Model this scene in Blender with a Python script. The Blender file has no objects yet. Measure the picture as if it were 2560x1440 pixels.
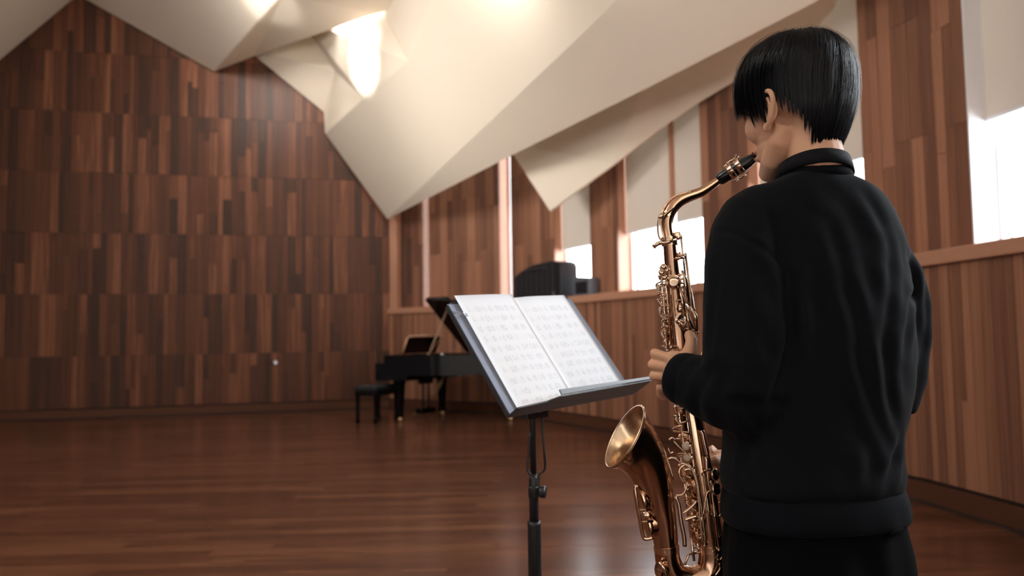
import bpy, bmesh, math, random
import numpy as np
from mathutils import Vector, Matrix
from mathutils.bvhtree import BVHTree
random.seed(7); np.random.seed(7)
S = bpy.context.scene
COL = S.collection
F = 2000.0
CAMZ = 1.23
PITCH = math.atan(125/2000); ROLL = 0.015

# ------------------------------------------------------------------ camera, world, light, exposure
_f = Vector((0, math.cos(PITCH), math.sin(PITCH))); _r0 = Vector((1, 0, 0)); _u0 = Vector((0, -math.sin(PITCH), math.cos(PITCH)))
_r = _r0*math.cos(ROLL) - _u0*math.sin(ROLL); _u = _u0*math.cos(ROLL) + _r0*math.sin(ROLL)
cd = bpy.data.cameras.new('camera'); cam = bpy.data.objects.new('camera', cd); COL.objects.link(cam)
cd.sensor_width = 36; cd.lens = F/2560*36; cd.clip_start = .05; cd.clip_end = 200
cam.matrix_world = Matrix.Translation((0, 0, CAMZ)) @ Matrix((_r, _u, -_f)).transposed().to_4x4()
cd.dof.use_dof = True; cd.dof.focus_distance = 1.53; cd.dof.aperture_fstop = 3.4
S.camera = cam
S.view_settings.view_transform = 'Standard'; S.view_settings.look = 'None'
S.view_settings.exposure = 0.0; S.view_settings.gamma = 1.0; S.view_settings.use_curve_mapping = False

w = bpy.data.worlds.new('sky'); S.world = w; w.use_nodes = True
bg = w.node_tree.nodes['Background']; bg.inputs[0].default_value = (.90, .95, 1, 1); bg.inputs[1].default_value = 15.0

def area(name, loc, target, sx, sy, power, col=(1, 1, 1), portal=False, spread=None):
    l = bpy.data.lights.new(name, 'AREA'); l.shape = 'RECTANGLE'; l.size = sx; l.size_y = sy; l.energy = power; l.color = col
    o = bpy.data.objects.new(name, l); COL.objects.link(o); o.location = loc
    o.rotation_euler = (Vector(target)-Vector(loc)).to_track_quat('-Z', 'Y').to_euler()
    if portal: l.cycles.is_portal = True
    if spread: l.spread = spread
    return o
WARM = (1, .86, .70)

def ray(px, py):
    return _f + _r*((px-1280)/F) + _u*((720-py)/F)
def at(px, py, Y):
    d = ray(px, py); return Vector((0, 0, CAMZ)) + d*(Y/d.y)

# ceiling lamps out of the frame or behind a fold; unseen fills added for brightness
area('ceiling_lamp_or_fill', (-2.72, 12.62, 6.75), (-2.15, 12.5, 5.1), 1.3, .2, 80, (1, .96, .90), spread=1.9)
area('ceiling_lamp_or_fill', (-5.4, 6.5, 4.0), at(1060, 320, 11.2), 1.4, 1.4, 66, (1, .96, .90), spread=1.3)  # added fill low at the left, no fitting there: brightens the large fold
area('ceiling_lamp_or_fill', at(1190, -190, 7.6), at(1200, 0, 8.6), .5, .4, 34, (1, .96, .90))
area('ceiling_lamp_or_fill', at(625, -170, 10.3), at(652, -5, 11.6), .5, .3, 34, (1, .96, .90), spread=1.6)
area('room_fill', (-5.0, 1.5, 5.4), (2.6, 7.5, 3.2), 3.0, 3.0, 150, (1, .95, .90))  # unseen fill added to brighten the right wall and its piers
area('room_fill', (-5.2, 3.0, 2.4), (2.2, 8.0, 4.3), 1.6, 1.6, 42, (1, .95, .90), spread=1.35)  # unseen fill added for the right-hand fold and the upper piers
area('room_fill', (-2.5, -5.0, 3.4), (-.6, 9, 3.8), 5.0, 3.2, 20, (.93, .96, 1))  # unseen cool fill added behind the camera

def spot(name, loc, target, power, cone, blend=.4, radius=.08, col=(1, .97, .92)):
    l = bpy.data.lights.new(name, 'SPOT'); l.energy = power; l.spot_size = cone; l.spot_blend = blend; l.shadow_soft_size = radius; l.color = col
    o = bpy.data.objects.new(name, l); COL.objects.link(o); o.location = loc
    o.rotation_euler = (Vector(target)-Vector(loc)).to_track_quat('-Z', 'Y').to_euler()
spot('fold_fill_spot', (-5.6, 4.5, 3.2), at(925, 150, 12.1), 6500, math.radians(7.6), .3)  # unseen spot added low in the room to brighten one fold face
spot('fold_fill_spot', (-5.8, 4.5, 2.6), at(662, -8, 11.8), 2000, math.radians(7), .5)  # likewise added, for the bright patch on the left fold

# ------------------------------------------------------------------ helpers
def new_obj(name, me, mat=None, parent=None, smooth=False):
    if smooth:
        me.polygons.foreach_set('use_smooth', [True]*len(me.polygons))
    o = bpy.data.objects.new(name, me); COL.objects.link(o)
    if mat is not None and not me.materials: me.materials.append(mat)
    if parent is not None:
        o.parent = parent; o.matrix_parent_inverse = Matrix.Translation(-parent.location) if parent.type == 'EMPTY' else Matrix.Identity(4)
    return o
def thing(name, label, cat, loc, group=None):
    o = bpy.data.objects.new(name, None); COL.objects.link(o); o.location = loc; o.empty_display_size = .1
    o['label'] = label; o['category'] = cat
    if group: o['group'] = group
    return o
def struct(name, me, mat):
    o = new_obj(name, me, mat); o['kind'] = 'structure'; return o

class MB:
    """collects verts/faces in world space"""
    def __init__(s): s.v = []; s.f = []
    def add(s, vs, fs):
        n = len(s.v); s.v += [tuple(v) for v in vs]; s.f += [tuple(i+n for i in f) for f in fs]; return s
    def box(s, c, size, rz=0, axes=None):
        c = Vector(c); hx, hy, hz = [k/2 for k in size]
        if axes is None:
            ax = Vector((math.cos(rz), math.sin(rz), 0)); ay = Vector((-math.sin(rz), math.cos(rz), 0)); az = Vector((0, 0, 1))
        else: ax, ay, az = [Vector(a).normalized() for a in axes]
        vs = [c+ax*x*hx+ay*y*hy+az*z*hz for x in (-1, 1) for y in (-1, 1) for z in (-1, 1)]
        return s.add(vs, [(0, 1, 3, 2), (4, 6, 7, 5), (0, 4, 5, 1), (2, 3, 7, 6), (0, 2, 6, 4), (1, 5, 7, 3)])
    def tube(s, pts, rad, n=12, cap=True, flat=None, ref=None):
        pts = [Vector(p) for p in pts]
        if not hasattr(rad, '__len__'): rad = [rad]*len(pts)
        T = [(pts[min(i+1, len(pts)-1)]-pts[max(i-1, 0)]).normalized() for i in range(len(pts))]
        a = Vector(ref) if ref is not None else (Vector((0, 0, 1)) if abs(T[0].z) < .9 else Vector((1, 0, 0)))
        nrm = (a - T[0]*a.dot(T[0])).normalized(); vs = []
        for i, p in enumerate(pts):
            nrm = (nrm - T[i]*nrm.dot(T[i])).normalized(); b = T[i].cross(nrm)
            ra = rad[i]; rb = ra*(flat if flat else 1)
            for k in range(n):
                t = 2*math.pi*k/n; vs.append(p + nrm*math.cos(t)*ra + b*math.sin(t)*rb)
        fs = [(i*n+k, i*n+(k+1) % n, (i+1)*n+(k+1) % n, (i+1)*n+k) for i in range(len(pts)-1) for k in range(n)]
        if cap: fs += [tuple(range(n))[::-1], tuple((len(pts)-1)*n+k for k in range(n))]
        return s.add(vs, fs)
    def lathe(s, c, axis, prof, n=20, cap=True):
        """prof: list of (distance along axis, radius)"""
        c = Vector(c); ax = Vector(axis).normalized(); a = Vector((0, 0, 1)) if abs(ax.z) < .9 else Vector((1, 0, 0))
        e1 = (a-ax*a.dot(ax)).normalized(); e2 = ax.cross(e1)
        vs = [c+ax*d+(e1*math.cos(2*math.pi*k/n)+e2*math.sin(2*math.pi*k/n))*r for d, r in prof for k in range(n)]
        m = len(prof)
        fs = [(i*n+k, i*n+(k+1) % n, (i+1)*n+(k+1) % n, (i+1)*n+k) for i in range(m-1) for k in range(n)]
        if cap: fs += [tuple(range(n))[::-1], tuple((m-1)*n+k for k in range(n))]
        return s.add(vs, fs)
    def loft(s, rings, cap=True):
        n = len(rings[0]); vs = [v for r in rings for v in r]; m = len(rings)
        fs = [(i*n+k, i*n+(k+1) % n, (i+1)*n+(k+1) % n, (i+1)*n+k) for i in range(m-1) for k in range(n)]
        if cap: fs += [tuple(range(n))[::-1], tuple((m-1)*n+k for k in range(n))]
        return s.add(vs, fs)
    def ell(s, c, rx, axes=None, nu=16, nv=10):
        c = Vector(c); A = axes or (Vector((1, 0, 0)), Vector((0, 1, 0)), Vector((0, 0, 1)))
        vs = [c+A[2]*rx[2]]
        for j in range(1, nv):
            p = math.pi*j/nv
            for i in range(nu):
                t = 2*math.pi*i/nu
                vs.append(c+A[0]*rx[0]*math.sin(p)*math.cos(t)+A[1]*rx[1]*math.sin(p)*math.sin(t)+A[2]*rx[2]*math.cos(p))
        vs.append(c-A[2]*rx[2]); L = len(vs)-1
        fs = [(0, 1+i, 1+(i+1) % nu) for i in range(nu)]
        fs += [(1+j*nu+i, 1+(j+1)*nu+i, 1+(j+1)*nu+(i+1) % nu, 1+j*nu+(i+1) % nu) for j in range(nv-2) for i in range(nu)]
        fs += [(L, 1+(nv-2)*nu+(i+1) % nu, 1+(nv-2)*nu+i) for i in range(nu)]
        return s.add(vs, fs)
    def prism(s, poly, off):
        n = len(poly); off = Vector(off); vs = [Vector(p) for p in poly]+[Vector(p)+off for p in poly]
        return s.add(vs, [tuple(range(n))[::-1], tuple(range(n, 2*n))]+[(k, (k+1) % n, n+(k+1) % n, n+k) for k in range(n)])
    def mesh(s, name='mesh'):
        me = bpy.data.meshes.new(name); me.from_pydata([tuple(v) for v in s.v], [], s.f); me.update()
        bm = bmesh.new(); bm.from_mesh(me); bmesh.ops.recalc_face_normals(bm, faces=bm.faces); bm.to_mesh(me); bm.free()
        return me
    def obj(s, name, mat, parent=None, smooth=False, bevel=0, sub=0, auto=None):
        o = new_obj(name, s.mesh(name), mat, parent, smooth or auto is not None)
        if bevel:
            m = o.modifiers.new('b', 'BEVEL'); m.width = bevel; m.segments = 2; m.limit_method = 'ANGLE'; m.angle_limit = .7
        if sub:
            m = o.modifiers.new('s', 'SUBSURF'); m.levels = sub; m.render_levels = sub
        if auto is not None:
            bm = bmesh.new(); bm.from_mesh(o.data)
            for e in bm.edges:
                if len(e.link_faces) == 2 and e.calc_face_angle(0) > auto: e.smooth = False
            bm.to_mesh(o.data); bm.free()
        return o

def fuse(mb, voxel, smooth=6, name='fused'):
    me = mb.mesh(name); o = bpy.data.objects.new(name, me); COL.objects.link(o)
    m = o.modifiers.new('r', 'REMESH'); m.mode = 'VOXEL'; m.voxel_size = voxel; m.use_smooth_shade = True
    if smooth:
        m = o.modifiers.new('s', 'SMOOTH'); m.factor = .5; m.iterations = smooth
    dg = bpy.context.evaluated_depsgraph_get(); out = bpy.data.meshes.new_from_object(o.evaluated_get(dg))
    bpy.data.objects.remove(o); bpy.data.meshes.remove(me); out.name = name
    return out

def smooth_path(pts, n=6):
    """Catmull-Rom through tuples of any length"""
    P = [np.array(p, float) for p in pts]; P = [2*P[0]-P[1]]+P+[2*P[-1]-P[-2]]; out = []
    for i in range(1, len(P)-2):
        for k in range(n):
            t = k/n; a, b, c, d = P[i-1:i+3]
            out.append(.5*((2*b)+(-a+c)*t+(2*a-5*b+4*c-d)*t*t+(-a+3*b-3*c+d)*t**3))
    out.append(P[-2]); return out

# ------------------------------------------------------------------ materials
def srgb(r, g, b):
    return tuple((c/255/12.92 if c/255 <= .04045 else ((c/255+.055)/1.055)**2.4) for c in (r, g, b))+(1,)
def mat(name, col, rough=.5, metal=0, spec=.5, bump=0, bscale=200, sheen=0, coat=0, var=0, vscale=8):
    m = bpy.data.materials.new(name); m.use_nodes = True; nt = m.node_tree; b = nt.nodes['Principled BSDF']
    b.inputs['Base Color'].default_value = col; b.inputs['Roughness'].default_value = rough; b.inputs['Metallic'].default_value = metal
    b.inputs['Specular IOR Level'].default_value = spec
    if sheen: b.inputs['Sheen Weight'].default_value = sheen; b.inputs['Sheen Roughness'].default_value = .4
    if coat: b.inputs['Coat Weight'].default_value = coat; b.inputs['Coat Roughness'].default_value = .05
    geo = nt.nodes.new('ShaderNodeNewGeometry')
    if bump:
        n = nt.nodes.new('ShaderNodeTexNoise'); n.inputs['Scale'].default_value = bscale; n.inputs['Detail'].default_value = 3
        nt.links.new(geo.outputs['Position'], n.inputs['Vector'])
        bp = nt.nodes.new('ShaderNodeBump'); bp.inputs['Strength'].default_value = bump; bp.inputs['Distance'].default_value = .002
        nt.links.new(n.outputs['Fac'], bp.inputs['Height']); nt.links.new(bp.outputs['Normal'], b.inputs['Normal'])
    if var:
        n = nt.nodes.new('ShaderNodeTexNoise'); n.inputs['Scale'].default_value = vscale; n.inputs['Detail'].default_value = 4
        nt.links.new(geo.outputs['Position'], n.inputs['Vector'])
        mx = nt.nodes.new('ShaderNodeMix'); mx.data_type = 'RGBA'; mx.blend_type = 'MULTIPLY'; mx.inputs[0].default_value = 1
        mx.inputs[6].default_value = col; r = nt.nodes.new('ShaderNodeMapRange'); r.inputs[3].default_value = 1-var; r.inputs[4].default_value = 1+var
        nt.links.new(n.outputs['Fac'], r.inputs[0]); nt.links.new(r.outputs[0], mx.inputs[7]); nt.links.new(mx.outputs[2], b.inputs['Base Color'])
    return m
def wood(name, stops, rough=.4, grain=(22, 22, 1.2), rot=0, fine=.22, bump=.15, spec=.5, tone=None):
    """stops: list of (pos, sRGB); every piece takes its own tone from its random number"""
    m = bpy.data.materials.new(name); m.use_nodes = True; nt = m.node_tree; N = nt.nodes.new; L = nt.links.new; b = nt.nodes['Principled BSDF']
    geo = N('ShaderNodeNewGeometry'); oi = N('ShaderNodeObjectInfo')
    ad = N('ShaderNodeMath'); ad.operation = 'ADD'; L(geo.outputs['Random Per Island'], ad.inputs[0]); L(oi.outputs['Random'], ad.inputs[1])
    fr = N('ShaderNodeMath'); fr.operation = 'FRACT'; L(ad.outputs[0], fr.inputs[0])
    mp = N('ShaderNodeMapping'); mp.inputs['Scale'].default_value = grain; mp.inputs['Rotation'].default_value = (0, 0, rot)
    mp.vector_type = 'TEXTURE' if False else 'POINT'
    L(geo.outputs['Position'], mp.inputs['Vector'])
    sh = N('ShaderNodeVectorMath'); sh.operation = 'ADD'; L(mp.outputs[0], sh.inputs[0])
    cmb = N('ShaderNodeCombineXYZ'); ml = N('ShaderNodeMath'); ml.operation = 'MULTIPLY'; ml.inputs[1].default_value = 37; L(fr.outputs[0], ml.inputs[0])
    for i in range(3): L(ml.outputs[0], cmb.inputs[i])
    L(cmb.outputs[0], sh.inputs[1])
    n1 = N('ShaderNodeTexNoise'); n1.inputs['Scale'].default_value = 1.6; n1.inputs['Detail'].default_value = 6; n1.inputs['Roughness'].default_value = .62; n1.inputs['Distortion'].default_value = .4
    L(sh.outputs[0], n1.inputs['Vector'])
    mr = N('ShaderNodeMapRange'); mr.inputs[1].default_value = .3; mr.inputs[2].default_value = .7; mr.inputs[3].default_value = -fine; mr.inputs[4].default_value = fine
    L(n1.outputs['Fac'], mr.inputs[0])
    a2 = N('ShaderNodeMath'); a2.operation = 'ADD'; L(fr.outputs[0], a2.inputs[0]); L(mr.outputs[0], a2.inputs[1])
    cr = N('ShaderNodeValToRGB'); el = cr.color_ramp.elements
    while len(el) > 1: el.remove(el[0])
    el[0].position = stops[0][0]; el[0].color = srgb(*stops[0][1])
    for p, c in stops[1:]:
        e = el.new(p); e.color = srgb(*c)
    L(a2.outputs[0], cr.inputs[0]); L(cr.outputs[0], b.inputs['Base Color'])
    b.inputs['Roughness'].default_value = rough; b.inputs['Specular IOR Level'].default_value = spec
    bp = N('ShaderNodeBump'); bp.inputs['Strength'].default_value = bump; bp.inputs['Distance'].default_value = .002
    L(n1.outputs['Fac'], bp.inputs['Height']); L(bp.outputs['Normal'], b.inputs['Normal'])
    return m
WSTOPS = [(0, (66, 45, 35)), (.25, (84, 53, 39)), (.6, (96, 59, 42)), (.9, (113, 70, 49)), (1, (136, 88, 64))]
M_BACK = wood('back_wall_wood', WSTOPS, rough=.42, grain=(16, 16, .45), fine=.30, spec=.22)
M_WALL = wood('side_wall_wood', [(0, (108, 74, 60)), (.5, (136, 94, 73)), (1, (162, 115, 90))], rough=.45, grain=(30, 30, .55), fine=.35, spec=.3)
M_TRIM = wood('trim_wood', [(0, (172, 124, 99)), (1, (186, 137, 110))], rough=.5, grain=(3, 3, 12), fine=.3)
M_BASE = wood('baseboard_wood', [(0, (84, 54, 40)), (1, (96, 62, 46))], rough=.45, grain=(3, 3, 20), fine=.3, spec=.15)
M_FLOOR = wood('floor_wood', [(0, (84, 53, 39)), (.5, (102, 64, 46)), (1, (122, 80, 58))], rough=.23, grain=(1.3, 16, 6), rot=0, fine=.55, bump=.10, spec=.5)
M_BACKING = mat('joint_shadow_wood', srgb(46, 30, 23), .7)
M_CEIL = mat('cream_plaster', srgb(232, 219, 201), .75, spec=.2, bump=.05, bscale=60)
M_SHADE = None
def shade_mat():
    m = bpy.data.materials.new('roller_shade_fabric'); m.use_nodes = True; nt = m.node_tree; nt.nodes.clear(); N = nt.nodes.new; L = nt.links.new
    o = N('ShaderNodeOutputMaterial'); d = N('ShaderNodeBsdfDiffuse'); t = N('ShaderNodeBsdfTranslucent'); mx = N('ShaderNodeMixShader')
    d.inputs[0].default_value = srgb(214, 204, 194); t.inputs[0].default_value = srgb(206, 198, 186); mx.inputs[0].default_value = .15
    L(d.outputs[0], mx.inputs[1]); L(t.outputs[0], mx.inputs[2]); L(mx.outputs[0], o.inputs[0]); return m
M_SHADE = shade_mat()
def glass_mat():
    m = bpy.data.materials.new('window_glass'); m.use_nodes = True; nt = m.node_tree; nt.nodes.clear(); N = nt.nodes.new; L = nt.links.new
    o = N('ShaderNodeOutputMaterial'); d = N('ShaderNodeBsdfTransparent'); t = N('ShaderNodeBsdfGlossy'); mx = N('ShaderNodeMixShader')
    d.inputs[0].default_value = (.97, .98, .98, 1); t.inputs['Roughness'].default_value = .02; mx.inputs[0].default_value = .06
    L(d.outputs[0], mx.inputs[1]); L(t.outputs[0], mx.inputs[2]); L(mx.outputs[0], o.inputs[0]); return m
M_GLASS = glass_mat()
M_WHITE = mat('white_frame_paint', srgb(225, 226, 230), .4)
M_BLACKGLOSS = mat('black_piano_lacquer', (.003, .003, .004, 1), .2, spec=.25)
M_BLACK = mat('black_metal', (.012, .013, .015, 1), .42)
M_BLACKPLASTIC = mat('black_cabinet_finish', (.012, .013, .017, 1), .35)
M_DESK = mat('black_stand_steel', (.028, .031, .038, 1), .38, spec=.8)
M_BRASS = mat('lacquered_brass', (.60, .38, .26, 1), .17, 1, var=.08, vscale=30)
M_BRASSKEY = mat('key_brass', (.74, .54, .40, 1), .20, 1)
M_BELLIN = mat('bell_brass', (.78, .58, .40, 1), .22, 1, var=.1, vscale=25)
M_GOLD = mat('gilt_brass', (.75, .55, .30, 1), .3, 1)
M_PEARL = mat('key_pearl', srgb(206, 186, 168), .25)
M_EBON = mat('black_ebonite', (.006, .007, .009, 1), .22)
M_SKIN = mat('skin', srgb(216, 168, 138), .5, spec=.35, bump=.12, bscale=500, var=.05, vscale=20)
M_SKIN.node_tree.nodes['Principled BSDF'].inputs['Subsurface Weight'].default_value = .12
M_SKIN.node_tree.nodes['Principled BSDF'].inputs['Subsurface Radius'].default_value = (.012, .005, .003)
M_HAIR = mat('black_hair', (.0026, .0033, .0058, 1), .33, spec=.22)
M_SHIRT = mat('black_sweatshirt_fleece', (.0046, .0054, .0078, 1), .85, spec=.10, bump=.25, bscale=900, sheen=.035)
M_RIB = mat('black_ribbed_knit', (.0043, .0051, .0076, 1), .85, spec=.08, bump=.3, bscale=700, sheen=.03)
M_TROUSER = mat('black_trouser_cotton', (.0026, .0029, .0040, 1), .9, spec=.06, bump=.25, bscale=800, sheen=.02)
M_STRAP = mat('black_strap_padding', (.004, .0048, .0066, 1), .7, spec=.15, bump=.3, bscale=600, sheen=.03)

# ------------------------------------------------------------------ unit plank shared by all planks of a surface
def unit_box():
    me = MB().box((0, 0, 0), (1, 1, 1)).mesh('plank'); return me
def plank_obj(name, base, mat_, c, size, rz, parent):
    o = bpy.data.objects.new(name, base); COL.objects.link(o); o.location = c; o.rotation_euler = (0, 0, rz); o.scale = size
    o.parent = parent; return o

# ------------------------------------------------------------------ FLOOR
fl = MB().box((-3.5, 5.0, -.06), (21, 24, .10)); floor = struct('floor', fl.mesh(), M_BACKING)
ub_floor = unit_box(); ub_floor.materials.append(M_FLOOR)
FROT = math.radians(2.5)
boards = []
BW = .118
for r in range(-6, 110):
    yy = 3.2 + r*BW
    x = -14 - random.random()*1.6
    while x < 6:
        L_ = random.uniform(1.5, 2.4); xc = x+L_/2
        X = xc*math.cos(FROT)-(yy-8)*math.sin(FROT); Y = 8+xc*math.sin(FROT)+(yy-8)*math.cos(FROT)
        if 2.8 < Y < 15.6 and -.78*Y-1.6 < X < 4.2: boards.append((X, Y, L_))
        x += L_
boards.sort(key=lambda b: b[1])
near = [b for b in boards if b[1] > 3.6 and abs(b[0]) < .66*b[1]+1.1][:300]
nearset = set(near)
far = MB()
for b in boards:
    X, Y, L_ = b; dz = random.uniform(-.0006, .0006)
    if b in nearset: plank_obj('floor_board', ub_floor, M_FLOOR, (X, Y, -.005+dz), (L_-.002, BW-.0016, .010), FROT, floor)
    else: far.box((X, Y, -.005+dz), (L_-.002, BW-.0016, .010), FROT)
o = far.obj('floor_boards', M_FLOOR, floor); o['kind'] = 'stuff'
# plain continuation of the same boards behind and beside the camera
m2 = MB()
for r in range(60):
    yy = 2.8-r*.16
    for xx in np.arange(-12, 4, 2.4): m2.box((xx+1.2+.6*(r % 3), yy, -.006), (2.398, .158, .010), FROT)
o = m2.obj('floor_boards', M_FLOOR, floor); o['kind'] = 'stuff'

# ------------------------------------------------------------------ BACK WALL (long wall on the left)
C0 = Vector((-2.25, 14.6, 0)); TW = Vector((.9716, .2368, 0)); NW = Vector((.2368, -.9716, 0)); RZB = math.atan2(TW.y, TW.x)
HB = 7.6
bw = MB().box(C0-TW*6.0-NW*.17+Vector((0, 0, HB/2)), (14.0, .30, HB), RZB); wall_back = struct('wall_back', bw.mesh(), M_BACKING)
def back_px(px):
    k = (px-1280)/F  # X = k Y
    # C0 + t*TW ; X - kY = 0
    t = -(C0.x-k*C0.y)/(TW.x-k*TW.y); return C0+TW*t, t
prof = [(-400, 470), (-150, 290), (195, -12), (535, 180), (638, 138), (808, 280), (812, 335), (968, 548), (1000, 560)]
def prof_z(px):
    p, t = back_px(px); y = np.interp(px, [a for a, _ in prof], [b for _, b in prof]); return at(px, y, p.y).z
def to_px(P):
    v = Vector(P)-Vector((0, 0, CAMZ)); return 1280+F*v.dot(_r)/v.dot(_f), 720-F*v.dot(_u)/v.dot(_f)
ub_back = unit_box(); ub_back.materials.append(M_BACK)
cols = []; s = -0.45
while s < 12.8:
    wd = random.choice((.075, .09, .105, .12, .135)); cols.append((s+wd/2, wd)); s += wd
pieces = []
for sc_, wd in cols:
    P = C0-TW*sc_; ztop = max(prof_z(to_px(P+Vector((0, 0, 1.23)))[0]+d) for d in (-12, 0, 12))+.35
    z = .17; k = 0
    while z < min(ztop, HB-.05):
        z1 = (k+1)*1.035
        cuts = [z, z1]
        if random.random() < .28: cuts = [z, z+(z1-z)*random.choice((.35, .5, .6, .75)), z1]
        for a, b in zip(cuts[:-1], cuts[1:]): pieces.append((sc_, wd, a, min(b, HB-.02)))
        z = z1; k += 1
pieces.sort(key=lambda p: -(p[3]-p[2])*p[1]*(1 if p[0] < 6.6 else .01))
rest = MB()
for i, (sc_, wd, a, b) in enumerate(pieces):
    t_ = .018+random.uniform(0, .008); c = C0-TW*sc_+NW*(t_/2-.008)+Vector((0, 0, (a+b)/2))
    if i < 300: plank_obj('wall_strip', ub_back, M_BACK, c, (wd-.002, t_, b-a-.004), RZB, wall_back)
    else: rest.box(c, (wd-.002, t_, b-a-.004), RZB)
o = rest.obj('wall_strips', M_BACK, wall_back); o['kind'] = 'stuff'
b_ = MB().box(C0-TW*6.2+NW*.022+Vector((0, 0, .075)), (12.5, .044, .15), RZB).obj('baseboard_back', M_BASE, None, bevel=.004); b_['kind'] = 'structure'
b_ = MB().box(C0-TW*6.2+NW*.05+Vector((0, 0, .012)), (12.5, .03, .022), RZB).obj('trim_1', M_BACKING); b_['kind'] = 'structure'

# ------------------------------------------------------------------ RIGHT WALL (faceted, with set-back window band)
W = [Vector(p+(0,)) for p in [(-2.25, 14.6), (-.3, 13.3), (1.0, 10.95), (2.04, 8.75), (2.98, 5.85), (3.14, 4.7), (3.22, 3.2), (3.15, 0), (2.7, -5.5)]]
def offset_path(P, d):
    out = []
    for i in range(len(P)):
        ts = []
        if i > 0: ts.append((P[i]-P[i-1]).normalized())
        if i < len(P)-1: ts.append((P[i+1]-P[i]).normalized())
        ns = [Vector((-t.y, t.x, 0)) for t in ts]; n = sum(ns, Vector()).normalized(); out.append(P[i]+n*d/max(.5, n.dot(ns[0])))
    return out   # positive d = outward (away from the room)
ZL0, ZL1 = 1.70, 1.80
def strip(P, d0, d1, z0, z1):
    A = offset_path(P, d0); B = offset_path(P, d1); mb = MB(); n = len(P)
    rings = [[A[i]+Vector((0, 0, z0)), B[i]+Vector((0, 0, z0)), B[i]+Vector((0, 0, z1)), A[i]+Vector((0, 0, z1))] for i in range(n)]
    return mb.loft(rings)
wall_right = struct('wall_right', strip(W, .02, .40, 0, ZL0-.001).mesh(), M_BACKING)
ub_wall = unit_box(); ub_wall.materials.append(M_WALL)
BR = [p for p in W]
n_strip = 0
restw = MB()
for i in range(len(W)-1):
    a, b = W[i], W[i+1]; T = (b-a).normalized(); Lseg = (b-a).length; N_ = Vector((T.y, -T.x, 0)); s = 0; rz = math.atan2(T.y, T.x)
    while s < Lseg-.005:
        wd = min(random.choice((.055, .07, .085, .10)), Lseg-s)
        if Lseg-s-wd < .03: wd = Lseg-s
        zs = [.17, ZL0-.002]
        if random.random() < .25: zs = [.17, random.uniform(.5, 1.3), ZL0-.002]
        for z0, z1 in zip(zs[:-1], zs[1:]):
            t_ = .02+random.uniform(0, .004); c = a+T*(s+wd/2)+N_*(t_/2-.02)+Vector((0, 0, (z0+z1)/2))
            if i < 5: plank_obj('wall_strip', ub_wall, M_WALL, c, (wd-.003, t_, z1-z0-.003), rz, wall_right)
            else: restw.box(c, (wd-.003, t_, z1-z0-.003), rz)
        s += wd
o = restw.obj('wall_strips', M_WALL, wall_right); o['kind'] = 'stuff'
o = strip(W, -.042, 0, 0, .15).obj('baseboard_right', M_BASE, bevel=.004); o['kind'] = 'structure'
o = strip(W, -.062, -.042, 0, .02).obj('trim_2', M_BACKING); o['kind'] = 'structure'
o = strip(W, -.05, .45, ZL0, ZL1).obj('trim_3', M_TRIM, bevel=.006); o['kind'] = 'structure'

SB = .30
U = offset_path(W, SB)
def on_U(px):
    """where the view direction through column px (at the horizon) meets the set-back wall face"""
    k = (px-1280)/F
    for i in range(len(U)-1):
        a, b = U[i], U[i+1]; d = b-a; den = d.x-k*d.y
        if abs(den) < 1e-9: continue
        t = -(a.x-k*a.y)/den
        if -1e-6 <= t <= 1+1e-6 and (a+d*t).y > 0: return i+t
    return None
def P_U(q, d=0):
    base = U if d == 0 else offset_path(W, SB+d)
    i = min(int(q), len(U)-2); t = q-i; return base[i].lerp(base[i+1], t)
def sub_path(q0, q1, d):
    base = offset_path(W, SB+d); qs = [q0]+[k for k in range(math.ceil(q0+1e-6), int(q1)+1) if q0 < k < q1]+[q1]
    out = []
    for q in qs:
        i = min(int(q), len(U)-2); out.append(base[i].lerp(base[i+1], q-i))
    return out
def quad_strip(q0, q1, d0, d1, z0, z1):
    A = sub_path(q0, q1, d0); B = sub_path(q0, q1, d1); n = len(A)
    return MB().loft([[A[i]+Vector((0, 0, z0)), B[i]+Vector((0, 0, z0)), B[i]+Vector((0, 0, z1)), A[i]+Vector((0, 0, z1))] for i in range(n)])
ZT = 6.2
q = on_U
QE = 0.02
ops = [(q(1057), q(1077), 2.9, 0), (q(1250), q(1280), 2.9, 0), (q(1388), q(1479), 2.58, 1), (q(1547), q(1762), 2.63, 2), (q(1878), q(2172), 2.78, 3)]
qH = q(2441); ops.append((qH, min(qH+.62, 4.95), 2.76, 4))
ops += [(5.30, 5.85, 3.4, 5), (6.12, 6.62, 4.2, 6)]
piers = []; prev = QE
for a, b, _, _ in ops: piers.append((prev, a)); prev = b
piers.append((prev, len(U)-1-.001))
wall_upper = struct('wall_upper_right', quad_strip(0, len(U)-1-.001, .0, .34, ZT, ZT+1.2).mesh(), M_BACKING)
restu = MB()
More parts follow.
